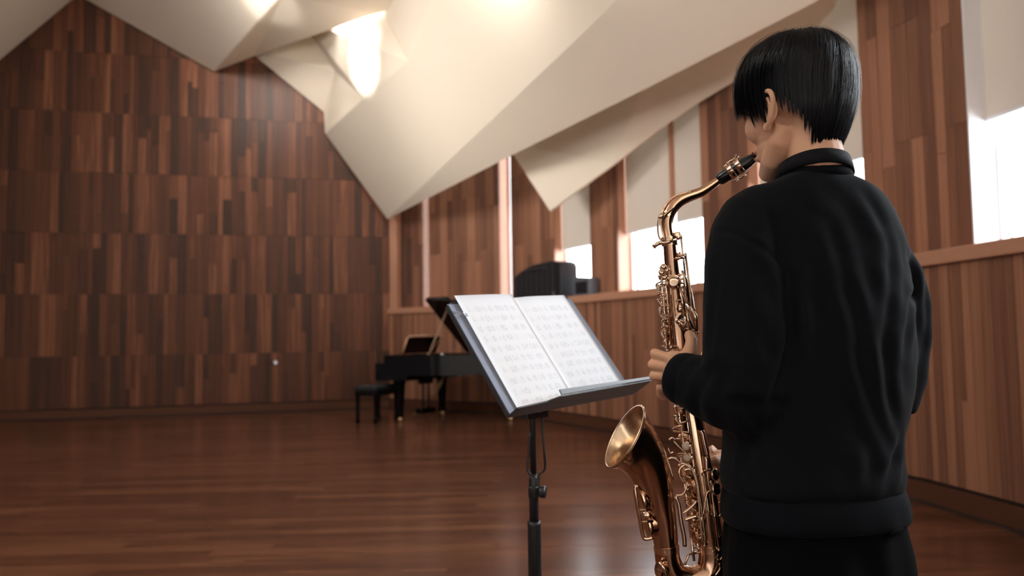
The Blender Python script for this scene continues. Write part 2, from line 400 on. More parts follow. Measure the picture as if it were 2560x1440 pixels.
for k, (a, b) in enumerate(piers):
    pier = quad_strip(a, b, .02, .34, ZL1-.02, ZT).obj('pier', M_TRIM, wall_upper)
    # faces covered with vertical boards
    A = sub_path(a, b, 0)
    for i in range(len(A)-1):
        T = (A[i+1]-A[i]); Lseg = T.length; T.normalize(); N_ = Vector((T.y, -T.x, 0)); s = 0; rz = math.atan2(T.y, T.x)
        while s < Lseg-.004:
            wd = min(random.choice((.10, .12, .14, .17)), Lseg-s)
            if Lseg-s-wd < .05: wd = Lseg-s
            z = ZL1; ztop = ZT if k < 8 else ZT
            cuts = [ZL1]+sorted([ZL1+c_+random.choice((-.18, 0, .0, .22)) for c_ in (.95, 1.9, 2.9)])+[ZT]
            if random.random() < .4: cuts.pop(random.randint(1, 3))
            for z0, z1 in zip(cuts[:-1], cuts[1:]):
                t_ = .02+random.uniform(0, .005); c = A[i]+T*(s+wd/2)+N_*(t_/2-.02)+Vector((0, 0, (z0+z1)/2))
                if k <= 5: plank_obj('wall_strip', ub_wall, M_WALL, c, (wd-.003, t_, z1-z0-.003), rz, pier)
                else: restu.box(c, (wd-.003, t_, z1-z0-.003), rz)
            s += wd
o = restu.obj('wall_strips', M_WALL, wall_upper); o['kind'] = 'stuff'
# lit corner post
_T = (W[1]-W[0]).normalized(); _O = Vector((-_T.y, _T.x, 0)); _pc = W[0]+_T*.10+_O*.06
MB().box(_pc+Vector((0, 0, (ZL1+5.4)/2)), (.19, .12, 5.4-ZL1), math.atan2(_T.y, _T.x)).obj('post', M_TRIM, wall_upper, bevel=.004)
# windows: frame (jambs, head, sill, mullion), pane, roller shade
DG = .15
for k, (a, b, zs, kind) in enumerate(ops):
    wn = quad_strip(a, b, DG+.10, DG+.14, ZL1-.02, ZL1+.05); wn.v  # sill rail
    eps = .012 if kind else .002
    def zrail(z0, z1): 
        A = sub_path(a, b, DG+.06); B2 = sub_path(a, b, DG+.12)
        wn.loft([[A[i]+Vector((0, 0, z0)), B2[i]+Vector((0, 0, z0)), B2[i]+Vector((0, 0, z1)), A[i]+Vector((0, 0, z1))] for i in range(len(A))])
    zrail(ZL1, ZL1+.035); zrail(ZT-.1, ZT)
    L_ = sum((p2-p1).length for p1, p2 in zip(sub_path(a, b, DG)[:-1], sub_path(a, b, DG)[1:]))
    def post(qq, wd, dd0=.06, dd1=.12, z1=ZT):
        P0 = sub_path(qq, min(qq+.0001, len(U)-1.001), DG+dd0)[0]; P1 = sub_path(qq, min(qq+.0001, len(U)-1.001), DG+dd1)[0]
        i = min(int(qq), len(U)-2); T = (U[i+1]-U[i]).normalized()
        wn.box((P0+P1)/2+Vector((0, 0, (ZL1+z1)/2)), (wd, dd1-dd0, z1-ZL1), math.atan2(T.y, T.x))
    dq = (b-a)/L_
    post(a+.02*dq, .04); post(b-.02*dq, .04)
    if kind in (4,): post(q(2556), .05)
    if kind == 3: post((a+b)/2, .05)
    if kind == 2: post(q(1706), .03)
    if kind == 4: quad_strip(a, a+.016*dq, .0, DG+.06, ZL1, ZT-.02).obj('jamb_lining', M_WHITE, wall_upper)
    win = wn.obj('window_%d' % (k+1), M_WHITE); win['kind'] = 'structure'
    g = quad_strip(a, b, DG+.085, DG+.091, ZL1+.03, ZT-.05).obj('pane', M_GLASS, win)
    if kind:
        segs = [(a, b)]
        if kind == 2: qm = q(1668); segs = [(a, qm-.01*dq), (qm+.01*dq, b)]
        for sa, sb_ in segs:
            shd = quad_strip(sa+.012*dq, sb_-.012*dq, DG-.004, DG+.004, zs, ZT-.1).obj('roller_shade', M_SHADE, win)
            quad_strip(sa+.012*dq, sb_-.012*dq, DG-.010, DG+.010, zs-.02, zs+.005).obj('hem_bar', M_WHITE, shd)
        if kind == 2:
            mm = MB(); Pm = P_U(qm, DG-.03); i = int(qm); T = (U[i+1]-U[i]).normalized()
            MB().box(Pm+Vector((0, 0, (2.85+ZT)/2)), (.05, .05, ZT-2.85), math.atan2(T.y, T.x)).obj('mullion', M_TRIM, win)
    # sky portal
    Pc = P_U((a+b)/2, DG+.3)+Vector((0, 0, (ZL1+ZT)/2)); i = int((a+b)/2); T = (U[i+1]-U[i]).normalized(); Nin = Vector((T.y, -T.x, 0))
    area('sky_portal', Pc, Pc+Nin, L_+.2, ZT-ZL1, 1, portal=True)

# far closing walls of the hall behind the camera (out of frame)
struct('wall_left', MB().box((-14.2, 3, HB/2), (.3, 22, HB)).mesh(), M_BACK)
struct('wall_rear', MB().box((-5.5, -7.6, HB/2), (19, .3, HB)).mesh(), M_CEIL)
struct('roof', MB().box((-5, 4, HB+.1), (24, 26, .2)).mesh(), M_CEIL)

# ------------------------------------------------------------------ FOLDED CEILING
def Yw(px): return back_px(px)[0].y-.06
pt = {
 'p0': at(-420, 500, Yw(-420)), 'p1': at(195, -12, Yw(195)), 'n0': at(-700, -500, 9.0), 'n1': at(190, -420, 9.6),
 't1': at(535, 180, Yw(535)), 'q': at(708, -18, 11.6), 'n2': at(900, -420, 9.6),
 'e1': at(636, 141, Yw(636)-.25), 'e2': at(935, 36, 11.9), 'e3': at(1120, -22, 10.6), 'n3': at(1300, -420, 8.8),
}
ceiling = struct('ceiling', MB().box((-5, 4, HB-.03), (24, 26, .04)).mesh(), M_CEIL)
def sheet(tris, extra=None, thick=.05, name='ceiling_fold'):
    ids = {}; vs = []; fs = []
    for t in tris:
        f = []
        for k in t:
            if k not in ids: ids[k] = len(vs); vs.append(pt[k])
            f.append(ids[k])
        fs.append(tuple(f))
    me = bpy.data.meshes.new(name); me.from_pydata([tuple(v) for v in vs], [], fs); me.update()
    bm = bmesh.new(); bm.from_mesh(me)
    bmesh.ops.recalc_face_normals(bm, faces=bm.faces)
    bm.faces.ensure_lookup_table()
    f0 = bm.faces[0]; c = f0.calc_center_median()
    if f0.normal.dot(Vector((0, 0, CAMZ))-c) > 0: bmesh.ops.reverse_faces(bm, faces=bm.faces)
    bm.to_mesh(me); bm.free()
    o = new_obj(name, me, M_CEIL, ceiling)
    m = o.modifiers.new('t', 'SOLIDIFY'); m.thickness = thick; m.offset = 1
    m = o.modifiers.new('b', 'BEVEL'); m.width = .012; m.segments = 2
    return o
sheet([('p0', 'p1', 'n1', 'n0')])
sheet([('p1', 't1', 'q'), ('p1', 'q', 'n1'), ('n1', 'q', 'n2')])
sheet([('t1', 'e1', 'q'), ('e1', 'e2', 'q'), ('e2', 'e3', 'q'), ('e3', 'n2', 'q'), ('e3', 'n3', 'n2')])
def on_plane(px, py, P, Q, R_):
    n_ = (Q-P).cross(R_-P); d = ray(px, py); return Vector((0, 0, CAMZ))+d*(n_.dot(P-Vector((0, 0, CAMZ)))/n_.dot(d))
pt.update({'u0': at(600, 110, Yw(600)), 'u1': at(808, 280, Yw(808)), 'u2': at(813, 335, Yw(813)-.02), 'tip': at(968, 548, 14.25), 'r1': at(1505, 38, 7.4)})
LP = (pt['u2'], pt['tip'], pt['r1'])
for k, (x, y) in {'b2': (1022, 152), 'b3': (910, 246), 'h0': (1135, -100), 'h1': (1300, -260), 'r2': (1600, -65)}.items(): pt[k] = on_plane(x, y, *LP)
pt['g3'] = at(2052, 0, 6.1)
RP = (pt['tip'], pt['r1'], pt['g3'])
for k, (x, y) in {'g1': (1281, 388), 'g2': (1640, 210), 'g4': (2300, -122), 'h2': (1850, -330)}.items(): pt[k] = on_plane(x, y, *RP)
pt.update({'b1': at(925, -25, pt['b2'].y+2.1), 'b0': at(760, 50, 13.95), 'b4': at(838, 178, 13.75)})
sheet([('u0', 'u1', 'b4', 'b0'), ('u1', 'u2', 'b4'), ('u2', 'b3', 'b4'), ('b0', 'b4', 'b3'), ('b0', 'b3', 'b2', 'b1')])
sheet([('u2', 'tip', 'r1'), ('u2', 'r1', 'b3'), ('b3', 'r1', 'b2'), ('b2', 'r1', 'h0'), ('b1', 'b2', 'h0'), ('h0', 'r1', 'h1'), ('h1', 'r1', 'r2'),
       ('tip', 'g1', 'r1'), ('g1', 'g2', 'r1'), ('g2', 'g3', 'r1'), ('r1', 'g3', 'g4'), ('r1', 'g4', 'r2'), ('r2', 'g4', 'h2'), ('h1', 'r2', 'h2')])
pt.update({
 'k0': at(1262, 355, 11.6), 'k1': at(1374, 528, 11.0), 'k2': at(1535, 412, 10.05), 'k3': at(1640, 331, 9.5), 'k4': at(1740, 262, 8.95), 'k5': at(1880, 178, 8.25), 'k6': at(2030, 82, 7.5), 'k7': at(2085, 20, 7.2),
 'm1': at(1640, 120, 8.9), 'm2': at(1930, -10, 7.6), 'm3': at(2060, -80, 6.9), 'k8': at(2120, -120, 6.8),
})
sheet([('k0', 'k1', 'k2', ), ('k0', 'k2', 'm1'), ('k2', 'k3', 'm1'), ('k3', 'k4', 'm1'), ('k4', 'k5', 'm1'), ('m1', 'k5', 'm2'), ('k5', 'k6', 'm2'), ('k6', 'k7', 'm2'), ('m2', 'k7', 'm3'), ('k7', 'k8', 'm3')])

# ------------------------------------------------------------------ small fittings on the walls
Ps, _ = back_px(688); Ps = Ps+NW*.03+Vector((0, 0, at(688, 907, Ps.y).z))
sk = thing('wall_socket', 'small silver round socket on the brown strip wall left of the piano bench', 'socket', Ps)
MB().box(Ps-TW*.03, (.12, .012, .07), RZB).obj('plate', M_BASE, sk, bevel=.003)
MB().lathe(Ps, NW, [(0, .045), (.02, .043), (.028, .036), (.030, .0)], 20).obj('cap', mat('brushed_steel', (.72, .74, .8, 1), .35, 1), sk, smooth=True)

# ------------------------------------------------------------------ SPEAKER CABINETS ON THE LEDGE
def on_path(px, off):
    k = (px-1280)/F; P = offset_path(W, SB+off)
    for a, b in zip(P[:-1], P[1:]):
        d = b-a; t = -(a.x-k*a.y)/(d.x-k*d.y)
        if 0 <= t <= 1 and (a+d*t).y > 0: return a+d*t
sp0 = on_path(1284, -.34); sp1 = on_path(1402, -.34)
Ts = (sp1-sp0).normalized(); No = Vector((-Ts.y, Ts.x, 0)); Lsp = (sp1-sp0).length
spk = thing('speaker', 'large black cabinet with an arched top standing on the wooden window ledge', 'speaker', sp0.lerp(sp1, .5)+Vector((0, 0, ZL1)))
pr = [(0, 0), (0, .375), (.14, .455), (.40, .53), (.62, .545), (.84, .545), (.96, .52), (1, .46), (1, 0)]
mb = MB().prism([sp0+Ts*Lsp*a+Vector((0, 0, ZL1+z)) for a, z in pr], No*.30); mb.obj('cabinet', M_BLACKPLASTIC, spk, bevel=.02)
grm = MB()
for i in range(8):
    a = .05+.11*i; zt = np.interp(a+.04, [p[0] for p in pr[1:-1]], [p[1] for p in pr[1:-1]])-.04
    grm.box(sp0+Ts*Lsp*(a+.04)-No*.006+Vector((0, 0, ZL1+.03+zt/2)), (Lsp*.09, .014, zt-.03), math.atan2(Ts.y, Ts.x))
grm.obj('grille', mat('dark_grille', (.016, .017, .02, 1), .5), spk)
MB().tube([sp0+Ts*Lsp*a-No*.03+Vector((0, 0, ZL1+z)) for a, z in ((.42, .43), (.45, .455), (.7, .455), (.73, .43))], .010, 8).obj('handle', M_DESK, spk, smooth=True)
MB().lathe(sp0+Ts*Lsp*.86-No*.0+Vector((0, 0, ZL1+.05)), -No, [(0, .05), (.02, .045), (.03, .03), (.03, 0)], 16).obj('dial', M_DESK, spk, smooth=True)
s0 = on_path(1434, -.20); s1 = on_path(1474, -.20); T2 = (s1-s0).normalized(); N2 = Vector((-T2.y, T2.x, 0))
sp2 = thing('equipment_box', 'small grey box right of the arched black cabinet on the ledge', 'box', s0.lerp(s1, .5)+Vector((0, 0, ZL1)))
M_GREYBOX = mat('grey_plastic', (.10, .11, .13, 1), .4)
MB().prism([s0+Vector((0, 0, ZL1)), s0+Vector((0, 0, ZL1+.29)), s1+Vector((0, 0, ZL1+.25)), s1+Vector((0, 0, ZL1))], N2*.16).obj('casing', M_GREYBOX, sp2, bevel=.01)
MB().box(s0.lerp(s1, .5)-N2*.004+Vector((0, 0, ZL1+.12)), ((s1-s0).length*.7, .012, .17), math.atan2(T2.y, T2.x)).obj('front_panel', M_BLACKPLASTIC, sp2, bevel=.003)

# ------------------------------------------------------------------ GRAND PIANO
AL = math.radians(30)
pd = Vector((math.cos(AL), -math.sin(AL), 0)); pe = Vector((math.sin(AL), math.cos(AL), 0))   # pd keyboard->tail, pe treble->bass side
OP = at(960, 900, 12.1); OP.z = 0
def pp(a, b, z): return OP+pd*a+pe*b+Vector((0, 0, z))
piano = thing('grand_piano', 'glossy black grand piano with raised lid before the slatted walls in the far corner', 'piano', pp(1.0, .7, 0))
out = [(0, 0), (.95, 0), (1.25, .06), (1.55, .24), (1.85, .42), (2.1, .52), (2.28, .68), (2.34, .88), (2.28, 1.12), (2.1, 1.28), (1.8, 1.36), (1.4, 1.37), (0, 1.37)]
sm = [tuple(p) for p in smooth_path(out[1:11], 4)]
outl = [(a*.86 if a > 1 else a*.9, b) for a, b in [out[0]]+sm+[out[11], out[12]]]
outl = [(a, min(b, 1.37)) for a, b in outl]
ZC0, ZC1 = .70, 1.00
rim = MB(); n = len(outl)
cx, cy = .90, .68
inner = [(cx+(a-cx)*(.955), cy+(b-cy)*.94) for a, b in outl]
rings = [[pp(a, b, ZC0) for a, b in outl], [pp(a, b, ZC1) for a, b in outl], [pp(a, b, ZC1) for a, b in inner], [pp(a, b, ZC1-.12) for a, b in inner]]
rim.loft(rings, cap=True).obj('rim', M_BLACKGLOSS, piano, auto=.6)
MB().prism([pp(a, b, ZC1-.115) for a, b in inner], (0, 0, .012)).obj('soundboard', mat('soundboard_wood', srgb(120, 66, 36), .3), piano)
MB().prism([pp(cx+(a-cx)*.85, cy+(b-cy)*.85, ZC1-.09) for a, b in outl[2:-1]], (0, 0, .02)).obj('iron_plate', M_GOLD, piano)
MB().box(pp(-.09, .685, .70), (.18, 1.37, .11), -AL).box(pp(.12, .685, .665), (.6, 1.37, .10), -AL).obj('keybed', M_BLACKGLOSS, piano, bevel=.01)
kb = MB()
MB().box(pp(-.08, .685, .765), (.15, 1.23, .02), -AL).obj('keyboard', mat('ivory_keys', srgb(230, 226, 215), .3), piano)
for k in range(51):
    if k % 7 in (0, 1, 3, 4, 5): kb.box(pp(-.045, .09+k*.0235+.012, .782), (.09, .011, .016), -AL)
kb.obj('black_keys', M_EBON, piano)
for b in (.025, 1.345): MB().box(pp(-.08, b, .80), (.20, .05, .16), -AL).obj('key_block', M_BLACKGLOSS, piano, bevel=.015)
MB().box(pp(.03, .685, .87), (.03, 1.27, .20), -AL).obj('fallboard', M_BLACKGLOSS, piano, bevel=.008)
# music desk; the glint along its edge is put in as a pale tube
dz = Vector((0, 0, 1)); up = (pd*.36+Vector((0, 0, .93))).normalized()
md0 = pp(.22, .20, 1.02); mdc = md0+pe*.40+up*.13
MB().box(mdc, (.018, .86, .27), axes=(up.cross(pe), pe, up)).obj('music_desk', M_BLACKGLOSS, piano, bevel=.006)
MB().tube([md0-pe*.03+up*.02, md0-pe*.035+up*.24, md0+pe*.02+up*.275, md0+pe*.4+up*.29, md0+pe*.80+up*.275], .013, 8).tube([md0+pe*.80+up*.275, md0+pe*.83+up*.24, md0+pe*.62-up*.03], .016, 8).obj('music_desk_edge_glint', mat('pale_lit_edge', srgb(205, 160, 125), .3), piano, smooth=True)
# lid: hinge on the bass side, long panel with the front flap folded back on it
opn = math.radians(36)
ld = (-pe*math.cos(opn)+Vector((0, 0, math.sin(opn)))).normalized(); ln = pd.cross(ld).normalized()
if ln.z < 0: ln = -ln
H0 = pp(0, 1.37, ZC1+.012)
lo = [(a, 1.37-b) for a, b in outl if a >= .62]
lo = [(.58, 0), (.58, 1.37)]+[p for p in lo if p[0] > .6]
MB().prism([H0+pd*a+ld*b for a, b in lo], ln*.028).obj('lid', M_BLACKGLOSS, piano, auto=.6)
MB().box(H0+pd*.79+ld*.685+ln*.045, (.40, 1.36, .026), axes=(pd, ld, ln)).obj('lid_flap', M_BLACKGLOSS, piano, bevel=.004)
MB().tube([pp(.78, .05, ZC1-.02), H0+pd*.84+ld*1.12], .011, 8).obj('lid_prop', mat('prop_wood', srgb(150, 120, 100), .4), piano, smooth=True)
MB().lathe(pp(1.0, .1, ZC1), (0, 0, 1), [(0, .035), (.02, .03), (.03, 0)], 12).obj('tuning_cap', mat('steel_cap', (.7, .75, .85, 1), .2, 1), piano, smooth=True)
def pleg(a, b, nm='leg'):
    lg = MB()
    rs = []
    for z, h in ((.70, .078), (.62, .075), (.55, .062), (.30, .050), (.12, .042), (.10, .050), (.075, .050), (.07, .03)):
        rs.append([pp(a+x*h, b+y*h, z) for x, y in ((-1, -1), (1, -1), (1, 1), (-1, 1))])
    l = lg.loft(rs).obj(nm, M_BLACKGLOSS, piano, bevel=.004)
    MB().lathe(pp(a, b-.018, .036), pe, [(0, .034), (.004, .036), (.032, .036), (.036, .034)], 16).tube([pp(a, b, .075), pp(a, b, .045)], .014, 8).obj('caster', M_GOLD, l, smooth=True)
pleg(.20, .12); pleg(.20, 1.22); pleg(1.70, .84)
MB().box(pp(.27, .685, .62), (.08, .30, .16), -AL).tube([pp(.27, .60, .60), pp(.27, .61, .16)], .016, 8).tube([pp(.27, .77, .60), pp(.27, .76, .16)], .016, 8).box(pp(.27, .685, .13), (.12, .36, .08), -AL).obj('pedal_lyre', M_BLACKGLOSS, piano, bevel=.006)
for k in (-1, 0, 1): MB().box(pp(.17, .685+k*.08, .075), (.16, .035, .014), -AL).obj('pedal', M_GOLD, piano, bevel=.004)
MB().tube([pp(.30, .62, .16), pp(.62, .66, .66)], .008, 6).tube([pp(.30, .75, .16), pp(.62, .70, .66)], .008, 6).obj('lyre_brace', M_GOLD, piano, smooth=True)

# bench
bo = at(928, 1040, 12.02); bo.z = 0
BA = math.radians(-20); bx_, by_ = Vector((math.cos(BA), math.sin(BA), 0)), Vector((-math.sin(BA), math.cos(BA), 0))
bench = thing('piano_bench', 'black tufted piano bench on four legs at the keyboard end of the grand piano', 'bench', bo)
def bp(a, b, z): return bo+bx_*a+by_*b+Vector((0, 0, z))
cu = MB()
for i in range(3):
    for j in range(6): cu.ell(bp((i-1)*.125, (j-2.5)*.118+.18, .53), (.07, .068, .036), (bx_, by_, Vector((0, 0, 1))), 12, 8)
cu.box(bp(0, .18, .512), (.38, .72, .05), BA); cu.obj('cushion', mat('black_leather', (.016, .017, .02, 1), .33), bench, auto=.8)
MB().box(bp(0, .18, .445), (.36, .70, .08), BA).obj('apron', M_BLACKGLOSS, bench, bevel=.006)
for a in (-.15, .15):
    for b in (-.13, .49):
        rs = [[bp(a+x*h, b+y*h, z) for x, y in ((-1, -1), (1, -1), (1, 1), (-1, 1))] for z, h in ((.42, .028), (.31, .022), (.08, .018), (.06, .026), (.03, .024), (0, .018))]
        MB().loft(rs).obj('leg', M_BLACKGLOSS, bench, bevel=.003)

# ------------------------------------------------------------------ MUSIC STAND
BL, BRp, TL, TR = at(1268, 1040, 1.90), at(1583, 982, 2.23), at(1121, 752, 2.06), at(1439, 744, 2.39)
ux = (BRp-BL).normalized(); uy = (TL-BL); uy = (uy-ux*uy.dot(ux)).normalized(); un = ux.cross(uy).normalized()
if un.dot(Vector((0, 0, CAMZ))-BL) < 0: un = -un
SWd, SHt = (BRp-BL).length, ((TL-BL).length+(TR-BRp).length)/2
def sp(a, b, c=0): return BL+ux*a*SWd+uy*b*SHt+un*c
pole_top = at(1331, 1035, 2.13)
stand = thing('music_stand', 'black metal music stand holding open sheet music in front of the saxophonist', 'music stand', (pole_top.x, pole_top.y, 0))
me_desk = MB().prism([sp(0, 0, -.003), sp(1, 0, -.003), sp(1.0, .96, -.003), sp(.975, 1, -.003), sp(.05, 1.0, -.003), sp(0, .955, -.003)], un*.003)
me_desk.obj('desk', M_DESK, stand, bevel=.001)
MB().prism([sp(-.004, 0, -.004), sp(.004, 0, -.004), sp(.004, .955, -.004), sp(-.004, .955, -.004)], un*.014).obj('desk_edge', M_DESK, stand, bevel=.001)
lipd = un*.062
lip = MB()
A0 = [sp(0, 0, 0), sp(.02, -.012, 0), sp(1.0, -.012, 0), sp(1.0, 0, 0)]
lip.prism([sp(-.002, .0, -.004), sp(1.0, .0, -.004), sp(1.03, -.01, .065), sp(.28, -.01, .062), sp(.21, -.005, .045), sp(.01, -.005, .038)], uy*-.004)
lip.prism([sp(1.03, -.01, .065), sp(.28, -.01, .062), sp(.28, .03, .064), sp(1.03, .012, .067)], un*.003)
lip.obj('lip', M_DESK, stand, bevel=.001)
# sheet music
sheets = thing('sheet_music', 'white open spread of printed sheet music leaning on the black music stand', 'sheet music', sp(.5, 0, .01))
def paper_mat():
    m = bpy.data.materials.new('printed_music_paper'); m.use_nodes = True; nt = m.node_tree; N = nt.nodes.new; L = nt.links.new; b = nt.nodes['Principled BSDF']
    uv = N('ShaderNodeUVMap'); uv.uv_map = 'UVMap'; sep = N('ShaderNodeSeparateXYZ'); L(uv.outputs[0], sep.inputs[0])
    def ma(op, a, b_=None, c=None):
        n = N('ShaderNodeMath'); n.operation = op
        for i, x in enumerate((a, b_, c)):
            if x is None: continue
            if isinstance(x, (int, float)): n.inputs[i].default_value = x
            else: L(x, n.inputs[i])
        return n.outputs[0]
    u, v = sep.outputs[0], sep.outputs[1]
    row = ma('MULTIPLY', v, 11.0); fr = ma('FRACT', row); inb = ma('MULTIPLY', ma('GREATER_THAN', fr, .34), ma('LESS_THAN', fr, .66))
    lines = ma('LESS_THAN', ma('FRACT', ma('MULTIPLY', ma('SUBTRACT', fr, .34), 15.6)), .22); lines = ma('MULTIPLY', lines, inb)
    # notes: small blobs
    cmb = N('ShaderNodeCombineXYZ'); L(ma('MULTIPLY', u, 46), cmb.inputs[0]); L(ma('MULTIPLY', v, 60), cmb.inputs[1])
    vor = N('ShaderNodeTexVoronoi'); vor.voronoi_dimensions = '2D'; vor.inputs['Scale'].default_value = 1; L(cmb.outputs[0], vor.inputs['Vector'])
    dots = ma('LESS_THAN', vor.outputs['Distance'], .34)
    cm2 = N('ShaderNodeCombineXYZ'); L(ma('MULTIPLY', u, 9), cm2.inputs[0]); L(ma('FLOOR', row), cm2.inputs[1])
    nz = N('ShaderNodeTexNoise'); nz.noise_dimensions = '2D'; nz.inputs['Scale'].default_value = 1.0; L(cm2.outputs[0], nz.inputs['Vector'])
    on = ma('GREATER_THAN', nz.outputs['Fac'], .50)
    wide = ma('MULTIPLY', ma('GREATER_THAN', fr, .22), ma('LESS_THAN', fr, .8)); dots = ma('MULTIPLY', ma('MULTIPLY', dots, on), wide)
    stems = ma('MULTIPLY', ma('MULTIPLY', ma('LESS_THAN', ma('FRACT', ma('MULTIPLY', u, 34)), .14), on), wide)
    ink = ma('MAXIMUM', ma('MAXIMUM', ma('MULTIPLY', lines, .45), dots), ma('MULTIPLY', stems, .8))
    marg = ma('MULTIPLY', ma('MULTIPLY', ma('GREATER_THAN', u, .09), ma('LESS_THAN', u, .92)), ma('MULTIPLY', ma('GREATER_THAN', v, .04), ma('LESS_THAN', v, .90)))
    ink = ma('MULTIPLY', ink, marg)
    mx = N('ShaderNodeMix'); mx.data_type = 'RGBA'; mx.inputs[6].default_value = srgb(243, 245, 250); mx.inputs[7].default_value = srgb(219, 222, 231); L(ink, mx.inputs[0])  # ink is pale grey: the overexposure is put into its colour
    L(mx.outputs[2], b.inputs['Base Color']); b.inputs['Roughness'].default_value = .6; b.inputs['Specular IOR Level'].default_value = .25
    return m
M_PAPER = paper_mat()
def page(a0, a1, b0, b1, h, curve, nm, par, mt, flip=0):
    nx, ny = 16, 10; vs = []; fs = []; uvs = []
    for layer in (0, 1):
        for j in range(ny+1):
            for i in range(nx+1):
                s_, t_ = i/nx, j/ny; a = a0(t_)+(a1(t_)-a0(t_))*s_
                hh = h+curve(s_, t_)-layer*.0012
                vs.append(sp(a, b0+(b1-b0)*t_, hh)); uvs.append((s_, t_))
    K = (nx+1)*(ny+1)
    for layer in (0, 1):
        for j in range(ny):
            for i in range(nx):
                q_ = layer*K+j*(nx+1)+i; f = (q_, q_+1, q_+nx+2, q_+nx+1); fs.append(f if layer == 0 else f[::-1])
    rim_ = [i for i in range(nx+1)]+[j*(nx+1)+nx for j in range(1, ny+1)]+[ny*(nx+1)+i for i in range(nx-1, -1, -1)]+[j*(nx+1) for j in range(ny-1, 0, -1)]
    for k in range(len(rim_)): a_, b_2 = rim_[k], rim_[(k+1) % len(rim_)]; fs.append((a_, b_2, b_2+K, a_+K))
    me = bpy.data.meshes.new(nm); me.from_pydata([tuple(v) for v in vs], [], fs); ul = me.uv_layers.new(name='UVMap')
    for lp in me.loops: ul.data[lp.index].uv = uvs[lp.vertex_index]
    return new_obj(nm, me, mt, par, True)
page(lambda t: .072, lambda t: .505, .012, 1.030, .008, lambda s_, t_: .004*math.sin(s_*math.pi)*(1-t_)+.004*t_-.004*s_**4, 'page', sheets, M_PAPER)
page(lambda t: .505, lambda t: .935, .012, 1.0, .005, lambda s_, t_: .005*math.sin(min(1, s_*1.6)*math.pi*.6)*(1-s_*.5), 'page', sheets, M_PAPER)
M_COVER = mat('clear_folder_sleeve', srgb(168, 176, 194), .25)
page(lambda t: .012, lambda t: .99, .006, .975, .0015, lambda s_, t_: 0, 'folder', sheets, M_COVER)
ringm = MB()
for b in (.90, .885): ringm.tube([sp(.02, b, .003), sp(.022, b-.03, .014), sp(.05, b-.05, .018), sp(.085, b-.05, .012)], .0014, 6)
ringm.obj('binder_ring', mat('chrome_ring', (.5, .52, .58, 1), .2, 1), sheets, smooth=True)
# pole, bracket and tripod
px_, py_ = pole_top.x, pole_top.y
def Z(y): return at(1335, y, py_).z
MB().lathe((px_, py_, 0), (0, 0, 1), [(.30, .0175), (Z(1315), .0175), (Z(1310), .0185), (Z(1303), .0165)], 20).obj('lower_tube', M_BLACK, stand, smooth=True)
MB().lathe((px_, py_, 0), (0, 0, 1), [(Z(1312), .0125), (Z(1195), .0120), (Z(1185), .0095)], 20).obj('sleeve', M_BLACK, stand, smooth=True)
MB().lathe((px_, py_, 0), (0, 0, 1), [(Z(1190), .0085), (Z(1034), .0078), (Z(1024), .0078)], 16).obj('upper_tube', M_BLACK, stand, smooth=True)
kc = Vector((px_, py_, Z(1229)))
MB().lathe(kc, (1, -.25, 0), [(.010, .006), (.016, .007), (.017, .014), (.020, .016), (.030, .016), (.033, .013), (.033, 0)], 14).obj('knob', M_BLACK, stand, auto=.6)
MB().lathe(Vector((px_, py_, Z(1245))), (0, 0, 1), [(0, .0125), (.003, .0145), (.028, .0145), (.031, .012)], 16).obj('collar', M_BLACK, stand, auto=.6)
dc = sp(.42, .10, -.02)
MB().box(at(1330, 1034, py_), (.075, .05, .022), .7).tube([at(1330, 1034, py_), dc], .012, 8).obj('bracket', M_BLACK, stand, bevel=.003)
def pth(l): return [at(x, y, Y) for x, y, Y in l]
Yp = py_
MB().tube([Vector(p) for p in smooth_path([tuple(v) for v in pth([(1355, 1020, Yp), (1357, 1080, Yp-.01), (1361, 1135, Yp-.01), (1362, 1172, Yp), (1348, 1188, Yp), (1346, 1220, Yp)])], 5)], .0032, 8).obj('spring_wire', M_BLACK, stand, smooth=True)
MB().tube([Vector(p) for p in smooth_path([tuple(v) for v in pth([(1325, 1080, Yp-.012), (1320, 1150, Yp-.012), (1319, 1175, Yp-.012), (1328, 1188, Yp-.012)])], 5)], .0030, 8).obj('spring_wire', M_BLACK, stand, smooth=True)
for k in range(3):
    a = 2.094*k+.5; d = Vector((math.cos(a), math.sin(a), 0)); c = Vector((px_, py_, 0))
    MB().tube([c+d*.015+Vector((0, 0, .36)), c+d*.12+Vector((0, 0, .30)), c+d*.30+Vector((0, 0, .05)), c+d*.34+Vector((0, 0, .014))], .009, 8).obj('leg', M_BLACK, stand, smooth=True)

# ------------------------------------------------------------------ PERSON
YP = 1.50
HO = at(1988, 288, YP)                       # head centre, ear level
TH = math.radians(34)
HF = Vector((-math.sin(TH), math.cos(TH), 0)); HL = Vector((-math.cos(TH), -math.sin(TH), 0)); HU = Vector((0, 0, 1))
# slight nod
nod = math.radians(4); HFn = (HF*math.cos(nod)-HU*math.sin(nod)); HUn = (HU*math.cos(nod)+HF*math.sin(nod)); HF, HU = HFn, HUn
def hp(f, l, u): return HO+HF*f+HL*l+HU*u
AX = (HF, HL, HU)
foot = at(2040, 1300, YP); foot.z = 0
person = thing('person', 'person seen from behind in a black sweatshirt and black trousers playing a brass saxophone', 'person', foot)

